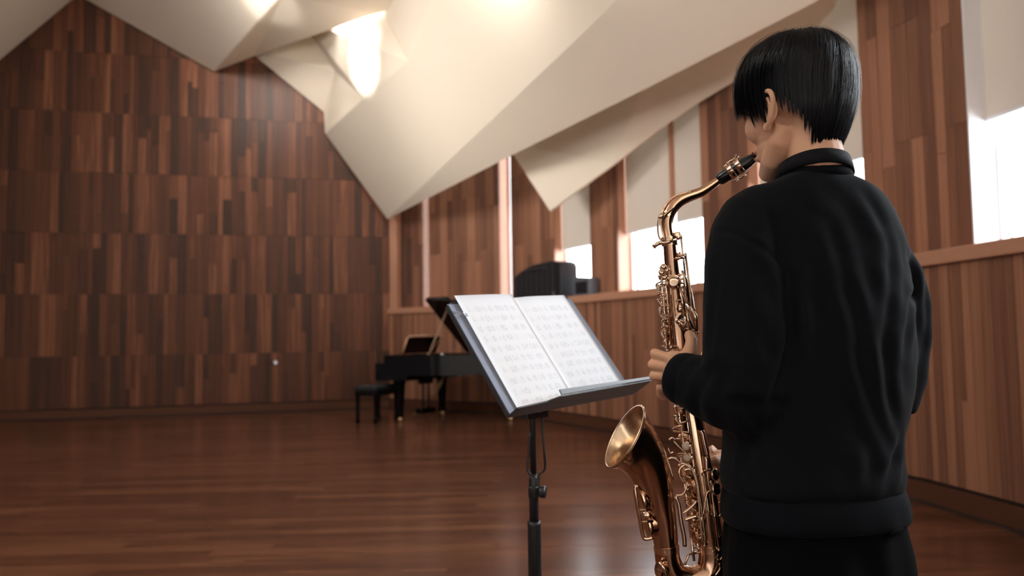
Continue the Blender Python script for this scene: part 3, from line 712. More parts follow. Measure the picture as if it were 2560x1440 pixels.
body = MB()
E = lambda f, l, u, rf, rl, ru: body.ell(hp(f, l, u), (rf, rl, ru), AX, 20, 12)
E(-.014, 0, .042, .096, .076, .080)      # cranium
E(.028, 0, -.005, .060, .066, .080)      # face
E(.026, 0, -.056, .056, .056, .050)
for s_ in (-1, 1): body.tube([hp(-.012, .050*s_, -.030), hp(.004, .050*s_, -.058), hp(.036, .036*s_, -.084), hp(.066, .012*s_, -.098)], [.020, .020, .020, .017], 14)      # jaw
E(.068, 0, -.096, .022, .024, .018)      # chin
for s_ in (-1, 1):
    E(.050, .036*s_, -.014, .034, .030, .034)   # cheek
    E(.076, .022*s_, .034, .014, .024, .012)    # brow
    E(.080, .012*s_, -.050, .010, .014, .008)
    E(.098, .010*s_, -.016, .009, .007, .007)   # nostril wings
E(.090, 0, .006, .014, .008, .024); E(.102, 0, -.010, .010, .009, .009)     # nose
E(.086, 0, -.049, .010, .022, .006); E(.084, 0, -.064, .010, .019, .007)     # lips
# neck, tapering into the shoulders
nb = at(2036, 470, 1.488)
body.tube([hp(-.022, 0, -.02), hp(-.030, 0, -.065), hp(-.034, 0, -.10), nb, nb-Vector((0, 0, .06))], [.054, .051, .052, .058, .065], 20)
# slim trunk, arms and legs under the clothes
sh_l = at(1880, 560, YP-.03); sh_r = at(2170, 610, YP+.05); pel = at(2040, 1330, YP+.01)
body.tube([nb-Vector((0, 0, .03)), nb+Vector((0, .03, -.12)), at(2045, 900, YP+.02), pel], [.06, .07, .075, .08], 16)
body.tube([nb-Vector((0, 0, .05)), sh_l, at(1862, 780, 1.44), at(1862, 985, 1.43)], [.05, .045, .038, .034], 14)
body.tube([nb-Vector((0, 0, .05)), sh_r, at(2250, 780, 1.57), at(2225, 1000, 1.58)], [.045, .036, .032, .030], 14)
body.tube([at(1862, 985, 1.43), at(1780, 960, 1.49), at(1722, 938, 1.535)], [.034, .030, .024], 14)
RH = at(1800, 1160, 1.70)
body.tube([at(2225, 1000, 1.58), at(2050, 1090, 1.70), RH+Vector((.03, 0, 0))], [.032, .030, .024], 14)
hipz = pel.z
for s_ in (-1, 1):
    hx = pel+Vector((s_*.085, 0, -.03)); body.tube([pel, hx, hx+Vector((s_*.01, .01, -.38)), Vector((pel.x+s_*.10, YP+.0, .10)), Vector((pel.x+s_*.10, YP+.0, .06))], [.075, .065, .05, .038, .038], 14)
# left hand round the saxophone
def H(x, y, Y): return at(x, y, Y)
wr = H(1722, 938, 1.535)
mcp = [H(1672, 895, 1.548), H(1662, 917, 1.552), H(1662, 941, 1.556), H(1670, 965, 1.562)]
for m_ in mcp: body.tube([wr, wr.lerp(m_, .55)+Vector((0, -.004, 0)), m_], [.018, .0145, .0115], 12)
body.ell((wr+mcp[1]+mcp[2])/3, (.020, .014, .026), None, 14, 10)
body.ell(H(1700, 915, 1.548), (.018, .014, .016), None, 14, 10)
pip = [H(1636, 883, 1.562), H(1630, 911, 1.566), H(1633, 939, 1.570), H(1650, 968, 1.578)]
dip = [H(1640, 893, 1.598), H(1636, 916, 1.600), H(1640, 942, 1.602), H(1650, 986, 1.603)]
tipf = [H(1655, 898, 1.618), H(1652, 920, 1.620), H(1654, 946, 1.620), H(1660, 996, 1.612)]
rr = [.0100, .0098, .0092, .0084]
for m_, p_, d_, t_, r_ in zip(mcp, pip, dip, tipf, rr): body.tube([m_, m_.lerp(p_, .5), p_, p_.lerp(d_, .5), d_, t_], [r_*1.08, r_*.98, r_*1.05, r_*.92, r_*.88, r_*.72], 12)
body.tube([H(1712, 925, 1.540), H(1720, 892, 1.540), H(1727, 868, 1.550), H(1729, 851, 1.558), H(1722, 834, 1.566), H(1720, 828, 1.568)], [.020, .0165, .0128, .0122, .0095, .006], 12)
body.tube([H(1708, 906, 1.545), H(1690, 893, 1.547), H(1672, 890, 1.548)], [.017, .014, .011], 12)
# right hand at the lower keys
body.ell(RH, (.034, .016, .030), None, 14, 10)
body.tube([RH+Vector((0, -.01, .008)), H(1800, 1152, 1.665), H(1784, 1152, 1.650), H(1772, 1156, 1.648)], [.016, .0125, .011, .008], 12)
for k, (yy, dx) in enumerate(((1135, 0), (1160, -3), (1186, -2), (1210, 4))):
    body.tube([RH+Vector((-.01, .0, .03-.02*k)), H(1768+dx, yy, 1.712), H(1738+dx, yy+2, 1.708), H(1722+dx, yy+4, 1.690), H(1716+dx, yy+5, 1.672)], [.012, .0105, .010, .009, .007], 10)
bme = fuse(body, .0026, 3, 'body')
body_o = new_obj('body', bme, M_SKIN, person)
# ears
for s_ in (1, -1):
    em = MB()
    c = lambda f, u, o_: hp(-.002+f, s_*(.0715+o_*1.25), u)
    path = [(.016, -.034, .002), (.006, -.030, .006), (-.006, -.018, .010), (-.016, .000, .014), (-.019, .014, .016), (-.014, .026, .015), (-.002, .031, .011), (.010, .026, .006), (.014, .014, .002)]
    em.tube([c(*[float(v) for v in p]) for p in smooth_path(path, 4)], [.0050 if k > 2 else .0062 for k in range(33)], 10)
    em.ell(c(.010, -.030, .003), (.009, .006, .010), AX, 12, 8)
    em.ell(c(.0, .002, .004), (.018, .006, .030), AX, 16, 10)
    em.tube([c(-.004, -.016, .010), c(-.009, .004, .012), c(-.004, .018, .011), c(.006, .018, .008)], .0035, 8)
    new_obj('ear', fuse(em, .0018, 3, 'ear'), M_SKIN, person)
# eyes, brows, lips
M_EYE = mat('eye_white', srgb(225, 220, 215), .2); M_IRIS = mat('dark_iris', (.01, .007, .005, 1), .1); M_LIP = mat('lips', srgb(176, 108, 96), .45)
for s_ in (-1, 1):
    ey = MB().ell(hp(.066, s_*.031, .012), (.0125, .013, .0125), AX, 16, 12).obj('eye', M_EYE, person, smooth=True)
    MB().ell(hp(.0745, s_*.032, .012), (.0045, .006, .006), AX, 12, 8).obj('iris', M_IRIS, ey, smooth=True)
    MB().tube([hp(.086, s_*.012, .038), hp(.088, s_*.026, .044), hp(.078, s_*.046, .040)], [.003, .0035, .0015], 8).obj('eyebrow', M_HAIR, person, smooth=True)
MB().ell(hp(.0945, 0, -.0495), (.004, .018, .004), AX, 16, 8).ell(hp(.0925, 0, -.063), (.004, .016, .0045), AX, 16, 8).obj('lips', M_LIP, person, smooth=True)

# hair: cap plus strands that run from the crown to the cut edge
AA, BB, CU, CD = .115, .106, .118, .172
hu0 = .034
hem_pts = [(0, .034), (14, .026), (24, .033), (34, .023), (46, .028), (58, .010), (68, -.010), (75, .004), (80, -.010), (86, -.026), (91, .012), (96, .024), (106, .020), (115, .002), (125, -.020), (138, -.050), (150, -.084), (165, -.100), (180, -.102)]
def hem_u(phi):
    d = abs((math.degrees(phi)+180) % 360-180); return float(np.interp(d, [a for a, _ in hem_pts], [b for _, b in hem_pts]))
NN = 2/2.4
def hair_pt(phi, alpha, lift=0):
    cphi, sphi = math.cos(phi), math.sin(phi)
    R = 1/math.sqrt((cphi/(AA+lift))**2+(sphi/(BB+lift))**2)
    sa, ca = math.sin(alpha), math.cos(alpha)
    rad = abs(sa)**NN; zz = math.copysign(abs(ca)**NN, ca)*((CU if ca > 0 else CD)+lift*.8)
    dph = abs((math.degrees(phi)+180) % 360-180); tt_ = min(1, max(0, (.055-zz)/.07)); low_ = min(1, max(0, -zz-.02)/.11); rad *= 1-.15*low_; rad *= 1-.17*tt_*math.exp(-((dph-97)/28)**2)
    # hair lies closer to the neck low at the back and close to the temples
    low = max(0, -zz-.02)/.08
    if low > 0: rad *= 1-.06*min(1, low)
    bump_ = 1-.045*math.exp(-((alpha)/.35)**2)
    return hp(R*cphi*rad-.012*max(0, ca), R*sphi*rad, hu0+zz*bump_)
def alpha_for(phi, u):
    z = u-hu0; c_ = CU if z > 0 else CD; v = min(1, abs(z)/c_)**(1/NN); return math.acos(math.copysign(v, z))
rings = []
NPH = 96
cap_in = []
for j in range(25):
    t = j/24; ring = []; 
    for k in range(NPH):
        ph = 2*math.pi*k/NPH; a1 = alpha_for(ph, hem_u(ph)+.012); ring.append(hair_pt(ph, .02+(a1-.02)*t, -.007))
    rings.append(ring)
inner_r = [[hair_pt(2*math.pi*k/NPH, .02+(alpha_for(2*math.pi*k/NPH, hem_u(2*math.pi*k/NPH)+.014)-.02)*t, -.020) for k in range(NPH)] for t in [j/8 for j in range(8, -1, -1)]]
hair = MB().loft(rings+inner_r, cap=False).obj('hair', M_HAIR, person, smooth=True)
st = MB(); rng = random.Random(5)
KC = 13.5; CLEN = [rng.uniform(-.010, .006) for _ in range(97)]
def strand(phi, lift, len_, w0, swirl, a0, wob):
    kc = round(phi*KC); clc = kc/KC; hu = hem_u(clc)+len_+CLEN[kc % len(CLEN)]; a1 = alpha_for(phi, max(-.124, hu)); nseg = 9; L_ = []; 
    for i in range(nseg+1):
        t = i/nseg; al = a0+(a1-a0)*t; ph = phi+(clc-phi)*.55*t**2.5+swirl*(1-t)**2+wob*math.sin(3.0*t+lift*900)*.5
        L_.append(hair_pt(ph, al, lift*(math.sin(math.pi*min(1, t*.9+.12))**.5 if t < .95 else .6)-.004*t*t))
    cen = HO+HU*.0
    vs = []
    for i, p in enumerate(L_):
        tdir = (L_[min(i+1, nseg)]-L_[max(i-1, 0)]).normalized(); o_ = (p-cen).normalized(); sd = tdir.cross(o_).normalized()
        ww = w0*(1-.9*(i/nseg)**3)*(.5+.5*min(1, i/2))
        vs += [p+sd*ww, p+o_*ww*.5, p-sd*ww]
    fs = []
    for i in range(nseg):
        a = i*3; fs += [(a, a+1, a+4, a+3), (a+1, a+2, a+5, a+4)]
    st.add(vs, fs)
for i in range(9500):
    ph = rng.uniform(0, 2*math.pi); cl = math.sin(ph*19+math.sin(ph*7)*2.5)*.5+.5; cl2 = math.sin(ph*47+1.3)*.5+.5
    strand(ph, rng.uniform(-.005, .001)+.0045*cl*rng.random()+.002*cl2, rng.gauss(-.002, .004)-.010*cl*(1 if rng.random() < .6 else 0)+.004*cl2, rng.uniform(.0004, .0011), .28+.10*math.sin(ph*5)+rng.gauss(0, .05), rng.choice((rng.uniform(.03, .5), rng.uniform(.05, 1.0))), .03*math.sin(ph*31)+rng.gauss(0, .012))
for i in range(350):   # loose flyaway hairs
    ph = rng.uniform(0, 2*math.pi); strand(ph, rng.uniform(.004, .012), rng.gauss(0, .012), .00028, rng.gauss(.3, .4), rng.uniform(.03, .6), rng.gauss(0, .08))
# short neck fuzz at the nape
o = st.obj('hair_strands', M_HAIR, hair, smooth=True); o['kind'] = 'stuff'

# ---- sweatshirt
YT = 1.525
def ring_px(y, xl, xr, b, Y=YT, n=48, e=2.35, dy=0, rotz=.16):
    L_, R_ = at(xl, y, Y), at(xr, y, Y); c = (L_+R_)/2; a = (R_-L_).length/2; out = []
    for k in range(n):
        t = 2*math.pi*k/n; ct, st_ = math.cos(t), math.sin(t)
        x = math.copysign(abs(ct)**(2/e), ct)*a; y_ = math.copysign(abs(st_)**(2/e), st_)*b
        out.append(Vector((c.x+x, c.y+y_+x*rotz+dy, c.z+dy*0)))
    return out
top = MB()
T_ = [(438, 1957, 2112, .060, 1.485), (453, 1928, 2142, .074, 1.492), (472, 1880, 2186, .088, 1.50), (498, 1848, 2216, .100, 1.51), (540, 1822, 2243, .112, 1.518), (600, 1812, 2266, .122), (700, 1815, 2272, .132), (800, 1818, 2282, .138), (900, 1818, 2288, .140), (1000, 1812, 2278, .140), (1080, 1804, 2256, .140), (1150, 1800, 2252, .142), (1195, 1797, 2262, .146), (1222, 1803, 2254, .142)]
top.loft([ring_px(*t) for t in T_])
# left sleeve (near), right sleeve (far)
top.tube([Vector(p[:3]) for p in smooth_path([tuple(H(x, y, Y)) for x, y, Y in [(1945, 520, 1.50), (1880, 560, 1.47), (1863, 640, 1.455), (1862, 760, 1.445), (1864, 880, 1.44), (1868, 985, 1.44)]], 4)], [float(np.interp(k/20, [0, .2, .4, .7, 1], [.055, .064, .071, .075, .074])) for k in range(21)], 24)
top.ell(H(1870, 992, 1.445), (.073, .068, .074), None, 20, 14)
top.tube([H(1868, 990, 1.445), H(1815, 985, 1.462), H(1765, 970, 1.488), H(1730, 953, 1.510), H(1706, 947, 1.524)], [.070, .066, .056, .052, .049], 24)
top.tube([H(x, y, Y) for x, y, Y in [(2160, 590, 1.55), (2200, 625, 1.555), (2240, 690, 1.56), (2262, 770, 1.565), (2264, 850, 1.565), (2250, 950, 1.565), (2228, 1020, 1.57)]], [.050, .050, .049, .047, .046, .048, .044], 20)
top.tube([H(2232, 1020, 1.57), H(2100, 1090, 1.66), H(1900, 1145, 1.705)], [.046, .045, .038], 20)
sme = fuse(top, .0062, 14, 'sweatshirt')
bm = bmesh.new(); bm.from_mesh(sme); bmesh.ops.triangulate(bm, faces=bm.faces[:]); bvh = BVHTree.FromBMesh(bm); bm.free()
CAMP = Vector((0, 0, CAMZ))
nv = len(sme.vertices); co = np.empty(nv*3); sme.vertices.foreach_get('co', co); co = co.reshape(-1, 3)
no = np.empty(nv*3); sme.vertices.foreach_get('normal', no); no = no.reshape(-1, 3)
disp = np.zeros(nv)
def crease(pts, depth, width, ridge=.6, fade=True, skew=0):
    P = []
    for x, y in smooth_path(pts, 5):
        hit = bvh.ray_cast(CAMP, ray(x, y).normalized())
        if hit[0] is not None: P.append(np.array(hit[0]))
    if len(P) < 2: return
    best = np.full(nv, 1e9); wt = np.ones(nv)
    for i in range(len(P)-1):
        a, b = P[i], P[i+1]; ab = b-a; t = np.clip(((co-a)@ab)/max(1e-12, ab@ab), 0, 1); d = np.linalg.norm(co-(a+t[:, None]*ab), axis=1)
        m_ = d < best; best[m_] = d[m_]
        if fade: s_ = (i+t[m_])/(len(P)-1); wt[m_] = np.sin(np.pi*np.clip(.08+.86*s_, 0, 1))**.7
    disp[:] += wt*(-depth*np.exp(-(best/width)**2)+ridge*depth*np.exp(-((best-1.9*width)/(width*1.1))**2))
FOLDS = [
 ([(1930, 560), (1950, 640), (1975, 700)], .005, .012), ([(1968, 700), (1978, 780), (1974, 860), (1950, 950), (1925, 1010)], .012, .010),
 ([(1795, 578), (1850, 590), (1930, 640), (1985, 700)], .003, .005),                       # shoulder seam
 ([(2080, 560), (2110, 680), (2140, 800), (2160, 930), (2190, 1040), (2230, 1130)], .006, .012), ([(2040, 620), (2060, 760), (2070, 900), (2085, 1050)], .004, .016),
 ([(2225, 620), (2225, 760), (2215, 880), (2225, 1000), (2245, 1080)], .007, .011), ([(2270, 640), (2285, 700), (2275, 790), (2262, 880)], .007, .009),
 ([(2120, 520), (2160, 640), (2190, 760), (2200, 900)], .004, .016), ([(1960, 520), (1990, 620), (2010, 740)], .004, .018),
 ([(1880, 1100), (1862, 1150), (1868, 1210)], .006, .009), ([(2250, 1100), (2235, 1160), (2215, 1205)], .008, .010), ([(2180, 1120), (2180, 1170), (2170, 1210)], .005, .012),
 ([(2010, 900), (2000, 1020), (2020, 1150)], .003, .02), ([(1800, 620), (1790, 740), (1775, 880)], .004, .010), ([(1835, 640), (1830, 760), (1840, 880)], .003, .014),
 ([(1790, 920), (1760, 960), (1740, 1010), (1755, 1050)], .007, .010), ([(1750, 905), (1720, 935), (1705, 990)], .004, .007), ([(1820, 930), (1795, 990), (1805, 1060)], .005, .011),
 ([(1860, 1000), (1880, 1050), (1905, 1075)], .004, .010), ([(2160, 480), (2195, 540), (2225, 620)], .003, .010), ([(1900, 480), (1880, 520), (1850, 570)], .002, .014),
 ([(2310, 700), (2318, 800), (2305, 900)], .004, .008), ([(1900, 820), (1930, 900), (1935, 960)], .004, .014), ([(2100, 980), (2150, 1080), (2200, 1150)], .004, .014),
]
for f_ in FOLDS: crease(f_[0], f_[1]*.72, f_[2]*1.15)
disp = np.clip(disp, -.016, .009)
co2 = co+no*disp[:, None]+no*(.0012*np.sin(co[:, [0]]*70+co[:, [2]]*33)*np.sin(co[:, [2]]*41+co[:, [0]]*25))
sme.vertices.foreach_set('co', co2.reshape(-1)); sme.update()
shirt = new_obj('sweatshirt', sme, M_SHIRT, person, True)
# ribbed hem band, collar and cuff
def band(rings_, nm, parent, mt=M_RIB):
    inner_ = [[Vector(v)+(sum(r, Vector())/len(r)-v).normalized()*.006 for v in r] for r in rings_[::-1]]
    mb = MB().loft(rings_+inner_, cap=False); n_ = len(rings_[0]); m_ = 2*len(rings_)
    mb.f += [((m_-1)*n_+k, (m_-1)*n_+(k+1) % n_, (k+1) % n_, k) for k in range(n_)]
    return mb.obj(nm, mt, parent, smooth=True)
def hemr(y, xl, xr, b, amp=.0): 
    r = ring_px(y, xl, xr, b, n=144, rotz=.16, e=2.3); c = sum(r, Vector())/len(r)
    return [v+(v-c).normalized()*(.0009*(k % 2)+amp*math.sin(k*.7)) for k, v in enumerate(r)]
band([hemr(1214, 1808, 2250, .138), hemr(1224, 1804, 2257, .142), hemr(1250, 1801, 2266, .146, .0006), hemr(1280, 1801, 2272, .147, .001), hemr(1290, 1803, 2271, .146, .001), hemr(1295, 1806, 2268, .143)], 'hem_band', shirt)
cr = [at(1953, 441, YT), at(2116, 431, YT)]
col = []
for dz_, g in ((-.010, .004), (-.004, .008), (.004, .008), (.009, .003), (.010, 0)):
    c = at(2034, 441, 1.485)+Vector((0, 0, dz_)); rx = .0605+g; ry = .062+g
    col.append([c+Vector((math.cos(t)*rx, math.sin(t)*ry, -.006*math.cos(t)*0)) for t in [2*math.pi*k/64 for k in range(64)]])
band(col, 'collar', shirt)
ca, cb_ = H(1722, 951, 1.514), H(1700, 944, 1.528)
axd = (cb_-ca).normalized(); prf = [(0, .050), (.006, .0505), (.018, .049), (.028, .0455), (.031, .0425), (.029, .038), (.010, .036)]
MB().lathe(ca, axd, prf, 40, cap=False).obj('cuff', M_RIB, shirt, smooth=True)
ca2, cb2 = H(1900, 1145, 1.705), H(1862, 1152, 1.705)
MB().lathe(ca2, cb2-ca2, [(0, .038), (.02, .039), (.035, .034), (.036, .030)], 30, cap=False).obj('cuff', M_RIB, shirt, smooth=True)

# trousers
tr = MB()
tr.loft([ring_px(y, xl, xr, b) for y, xl, xr, b in [(1268, 1812, 2258, .120), (1320, 1808, 2262, .128), (1400, 1806, 2276, .135), (1470, 1806, 2284, .138), (1540, 1808, 2286, .135)]])
kneel = []
for s_ in (-1, 1):
    cx_ = at(2045+s_*118, 1500, YP+.01+s_*.02)
    tr.tube([cx_, cx_+Vector((0, 0, -.12)), Vector((cx_.x+s_*.005, cx_.y+.01, .42)), Vector((cx_.x+s_*.005, cx_.y+.01, .12)), Vector((cx_.x+s_*.005, cx_.y+.01, .045))], [.098, .096, .082, .075, .078], 20)
tme = fuse(tr, .009, 6, 'trousers')
nv2 = len(tme.vertices); c3 = np.empty(nv2*3); tme.vertices.foreach_get('co', c3); c3 = c3.reshape(-1, 3); n3 = np.empty(nv2*3); tme.vertices.foreach_get('normal', n3); n3 = n3.reshape(-1, 3)
ph_ = np.arctan2(c3[:, 1]-YP, c3[:, 0]-pel.x); c3 += n3*(.0035*np.sin(ph_*9+c3[:, 2]*3)+.003*np.sin(c3[:, 2]*26+ph_*4))[:, None]
tme.vertices.foreach_set('co', c3.reshape(-1)); tme.update(); trousers = new_obj('trousers', tme, M_TROUSER, person, True)
MB().tube([at(2222, 1335, 1.40)-Vector((0, .004, 0)), at(2250, 1322, 1.43)-Vector((0, .002, 0)), at(2262, 1310, 1.47)], .004, 8).obj('pocket_edge', M_TROUSER, trousers, smooth=True)
for s_ in (-1, 1):
    fc = Vector((pel.x+s_*.105, YP+.04, 0)); fd = Vector((-.45, .89, 0)); fs_ = Vector((.89, .45, 0)); sh = MB(); rs = []
    for t, wd, hh in ((-.12, .028, .05), (-.10, .038, .085), (-.04, .042, .095), (.04, .046, .075), (.10, .048, .055), (.15, .038, .040), (.175, .015, .022)):
        rs.append([fc+fd*t+fs_*(math.cos(a)*wd)+Vector((0, 0, max(.004, hh*.5+math.sin(a)*hh*.5))) for a in [2*math.pi*k/14 for k in range(14)]])
    sh.loft(rs); sh.obj('shoe', M_BLACKPLASTIC, person, smooth=True)

# ------------------------------------------------------------------ NECK STRAP (worn, holds the saxophone)
sc_ = at(2034, 434, 1.482)
strap = thing('neck_strap', 'black padded saxophone neck strap round the nape above the sweatshirt collar', 'strap', sc_)
rg = []
NSEG = 72
for k in range(NSEG):
    t = math.radians(-215)+math.radians(250)*k/(NSEG-1)          # runs round the back of the neck, open at the throat
    hgt = .0145*(1 if 6 < k < NSEG-7 else .75); fr_ = abs(t+math.pi/2)/(math.pi*.75)
    rx, ry = .0655, .067; dirv = Vector((math.cos(t), math.sin(t), 0)); c = sc_+Vector((math.cos(t)*rx, math.sin(t)*ry, .003-.017*math.sin(t)))
    tilt = Vector((0, 0, 1))*.97-dirv*.22
    rg.append([c+tilt*hgt*a+dirv*.0028*b for a, b in ((-1, -.4), (-.9, 1), (0, 1.3), (.9, 1), (1, -.4), (.9, -1), (0, -1), (-.9, -1))])
MB().loft(rg).obj('neck_pad', M_STRAP, strap, smooth=True)
sx_ring = at(1760, 905, 1.60)
e0 = sum(rg[0], Vector())/8; e1 = sum(rg[-1], Vector())/8
mid = at(1905, 560, 1.66)
MB().tube([e0, e0.lerp(mid, .5)+Vector((0, .02, .01)), mid, at(1840, 700, 1.655), at(1775, 850, 1.625), sx_ring], .004, 8).tube([e1, e1.lerp(mid, .5)+Vector((0, .05, .03)), mid+Vector((.01, .01, 0)), at(1850, 700, 1.66), at(1780, 860, 1.63), sx_ring], .004, 8).obj('cord', M_STRAP, strap, smooth=True)
MB().lathe(sx_ring, (.2, -.2, 1), [(-.006, .004), (0, .008), (.02, .009), (.03, .005)], 12).obj('hook', M_BRASSKEY, strap, smooth=True)

# ------------------------------------------------------------------ TENOR SAXOPHONE
YS = 1.62
sax = thing('saxophone', 'lacquered brass tenor saxophone held upright by the person in black', 'saxophone', at(1720, 1440, YS))
PXM = F/YS
def sp3(lst, n=6):
    """(px, py, Y, radius in pixels) -> smooth points and radii in metres"""
    P = smooth_path([tuple(at(x, y, Y))+(r/F*Y,) for x, y, Y, r in lst], n)
    return [Vector(p[:3]) for p in P], [float(p[3]) for p in P]
bp_, br_ = sp3([(1674, 596, YS, 17), (1684, 700, YS, 19.5), (1700, 840, YS, 23), (1718, 970, YS, 26), (1740, 1110, YS, 29), (1762, 1240, YS, 31.5), (1780, 1368, YS, 33)], 8)
MB().tube(bp_, br_, 32).obj('body_tube', M_BRASS, sax, auto=.7)
wp, wr_ = sp3([(1780, 1366, YS, 33.5), (1781, 1405, YS, 34), (1768, 1436, YS, 34), (1728, 1450, YS, 33), (1690, 1436, YS, 32), (1671, 1405, YS-.005, 31), (1666, 1366, YS-.01, 29.5)], 6)
MB().tube(wp, wr_, 32).obj('bow', M_BRASS, sax, auto=.7)
lp, lr = sp3([(1666, 1368, YS-.01, 28.5), (1660, 1320, YS-.015, 31), (1649, 1265, YS-.02, 36), (1633, 1205, YS-.028, 45), (1612, 1155, YS-.036, 55), (1590, 1121, YS-.043, 66), (1574, 1102, YS-.048, 77), (1563, 1092, YS-.052, 87)], 6)
# orient the last rings towards the bell opening
bn = Vector((-.85, -.14, .51)).normalized()
def bell_mesh():
    n = 48; vs = []; rings = []; m = len(lp); a = Vector((0, 1, 0)); nr = None
    Ts_ = []
    for i in range(m):
        T = (lp[min(i+1, m-1)]-lp[max(i-1, 0)]).normalized(); w_ = max(0, (i/(m-1)-.45)/.55); w_ = w_*w_*(3-2*w_); Ts_.append((T*(1-w_)+bn*w_).normalized())
    nr = (a-Ts_[0]*a.dot(Ts_[0])).normalized()
    for i in range(m):
        nr = (nr-Ts_[i]*nr.dot(Ts_[i])).normalized(); b = Ts_[i].cross(nr)
        rings.append([lp[i]+(nr*math.cos(2*math.pi*k/n)+b*math.sin(2*math.pi*k/n))*lr[i] for k in range(n)])
    return rings, nr, Ts_[-1]
brings, bnr, bT = bell_mesh()
bell = MB().loft(brings, cap=False).obj('bell', M_BRASS, sax, smooth=True)
md = bell.modifiers.new('t', 'SOLIDIFY'); md.thickness = .0012; md.offset = 0
# wide rolled rim and the paler inner flare
cb0 = lp[-1]; rr0 = lr[-1]
MB().lathe(cb0, bn, [(-.001, rr0-.002), (.0015, rr0+.0012), (.0035, rr0+.0005), (.003, rr0-.003), (0, rr0-.004)], 56, cap=False).obj('bell_rim', M_BELLIN, bell, smooth=True)
inr = [[c_.lerp(sum(r, Vector())/len(r), .035) for c_ in r] for r in brings[-26:]]
MB().loft(inr, cap=False).obj('bell_lining', M_BELLIN, bell, smooth=True)
def ringat(P, R, i, w_, extra, nm, par=sax, mt=M_BRASSKEY):
    T = (P[min(i+1, len(P)-1)]-P[max(i-1, 0)]).normalized()
    return MB().lathe(P[i]-T*w_/2, T, [(0, R[i]), (0, R[i]+extra), (w_, R[i]+extra), (w_, R[i])], 36, cap=False).obj(nm, mt, par, auto=.6)
ringat(bp_, br_, len(bp_)-1, .013, .0020, 'bow_ring'); ringat(lp, lr, 0, .013, .0020, 'bow_ring')
ringat(bp_, br_, 1, .009, .0030, 'neck_receiver'); ringat(bp_, br_, 0, .004, .0050, 'neck_receiver')
# neck
kp, kr = sp3([(1673, 596, YS, 14.5), (1668, 568, YS, 15), (1669, 545, YS, 15.5), (1679, 521, YS, 16), (1698, 502, YS, 15.5), (1722, 491, YS, 14), (1750, 481, YS+.0, 12.5), (1775, 466, YS, 11), (1803, 446, YS, 9)], 6)
neck = MB().tube(kp, kr, 28).obj('neck', M_BRASS, sax, auto=.7)
ringat(kp, kr, 0, .010, .0028, 'neck_ring', neck); ringat(kp, kr, len(kp)-2, .006, .0016, 'neck_ring', neck)
# octave key lying on the neck
og = [Vector(v) for v in smooth_path([tuple(at(x, y, YS-.004)) for x, y in [(1731, 476), (1712, 482), (1690, 489), (1672, 503), (1660, 520), (1650, 538), (1646, 556), (1645, 575), (1648, 592), (1652, 600)]], 5)]
MB().tube(og, [.0022]*len(og), 8, flat=2.2).tube([at(1737, 478, YS-.004), at(1728, 484, YS-.004), at(1722, 480, YS-.01)], .003, 8).obj('octave_key', M_BRASSKEY, neck, smooth=True)
og2 = [Vector(v) for v in smooth_path([tuple(at(x, y, YS-.012)) for x, y in [(1660, 520), (1653, 545), (1652, 565), (1656, 585), (1662, 600)]], 5)]
MB().tube(og2, .0016, 8).obj('octave_lever', M_BRASSKEY, neck, smooth=True)
MB().box(at(1668, 533, YS-.015), (.006, .004, .014), axes=((.7, 0, .7), (0, 1, 0), (-.7, 0, .7))).tube([at(1660, 540, YS-.017), at(1682, 520, YS-.017)], .003, 8).obj('key_saddle', M_BRASSKEY, neck, auto=.6)
MB().lathe(at(1655, 541, YS-.01), (-.7, -.3, .5), [(0, .007), (.003, .008), (.005, .007), (.005, 0)], 16).obj('key_cup', M_BRASSKEY, neck, smooth=True)
# mouthpiece and ligature
mp0, mp1 = at(1800, 448, YS), at(1898, 386, 1.585)
ma_ = (mp1-mp0).normalized(); mlen = (mp1-mp0).length
mouth = MB().lathe(mp0, ma_, [(-.004, .0095), (0, .0125), (mlen*.15, .0132), (mlen*.42, .0138), (mlen*.47, .0150), (mlen*.52, .0145), (mlen*.75, .0115), (mlen*.98, .0070), (mlen*1.12, .0045)], 28).obj('mouthpiece', M_EBON, sax, auto=.8)
lig = MB()
for d in (.30, .50):
    lig.lathe(mp0+ma_*mlen*d, ma_, [(-.006, .0145), (-.005, .0155), (.005, .0160), (.006, .0150)], 28, cap=False)
sd_ = Vector((ma_.z, 0, -ma_.x)).normalized()     # lower right side in the picture
if sd_.z > 0: sd_ = -sd_
for sg in (-1, 1):
    lig.tube([mp0+ma_*mlen*.22+sd_*sg*.0165, mp0+ma_*mlen*.40+sd_*sg*.020, mp0+ma_*mlen*.62+sd_*sg*.0165], [.0016, .0026, .0016], 8)
    for d in (.32, .50): lig.lathe(mp0+ma_*mlen*d+sd_*sg*.0175, sd_*sg, [(0, .0022), (.002, .0032), (.004, .0028), (.005, 0)], 10)
lig.tube([mp0+ma_*mlen*.50+sd_*-.018, mp0+ma_*mlen*.60+sd_*-.024], [.003, .004], 8)
lig.obj('ligature', M_BRASSKEY, mouth, auto=.8)

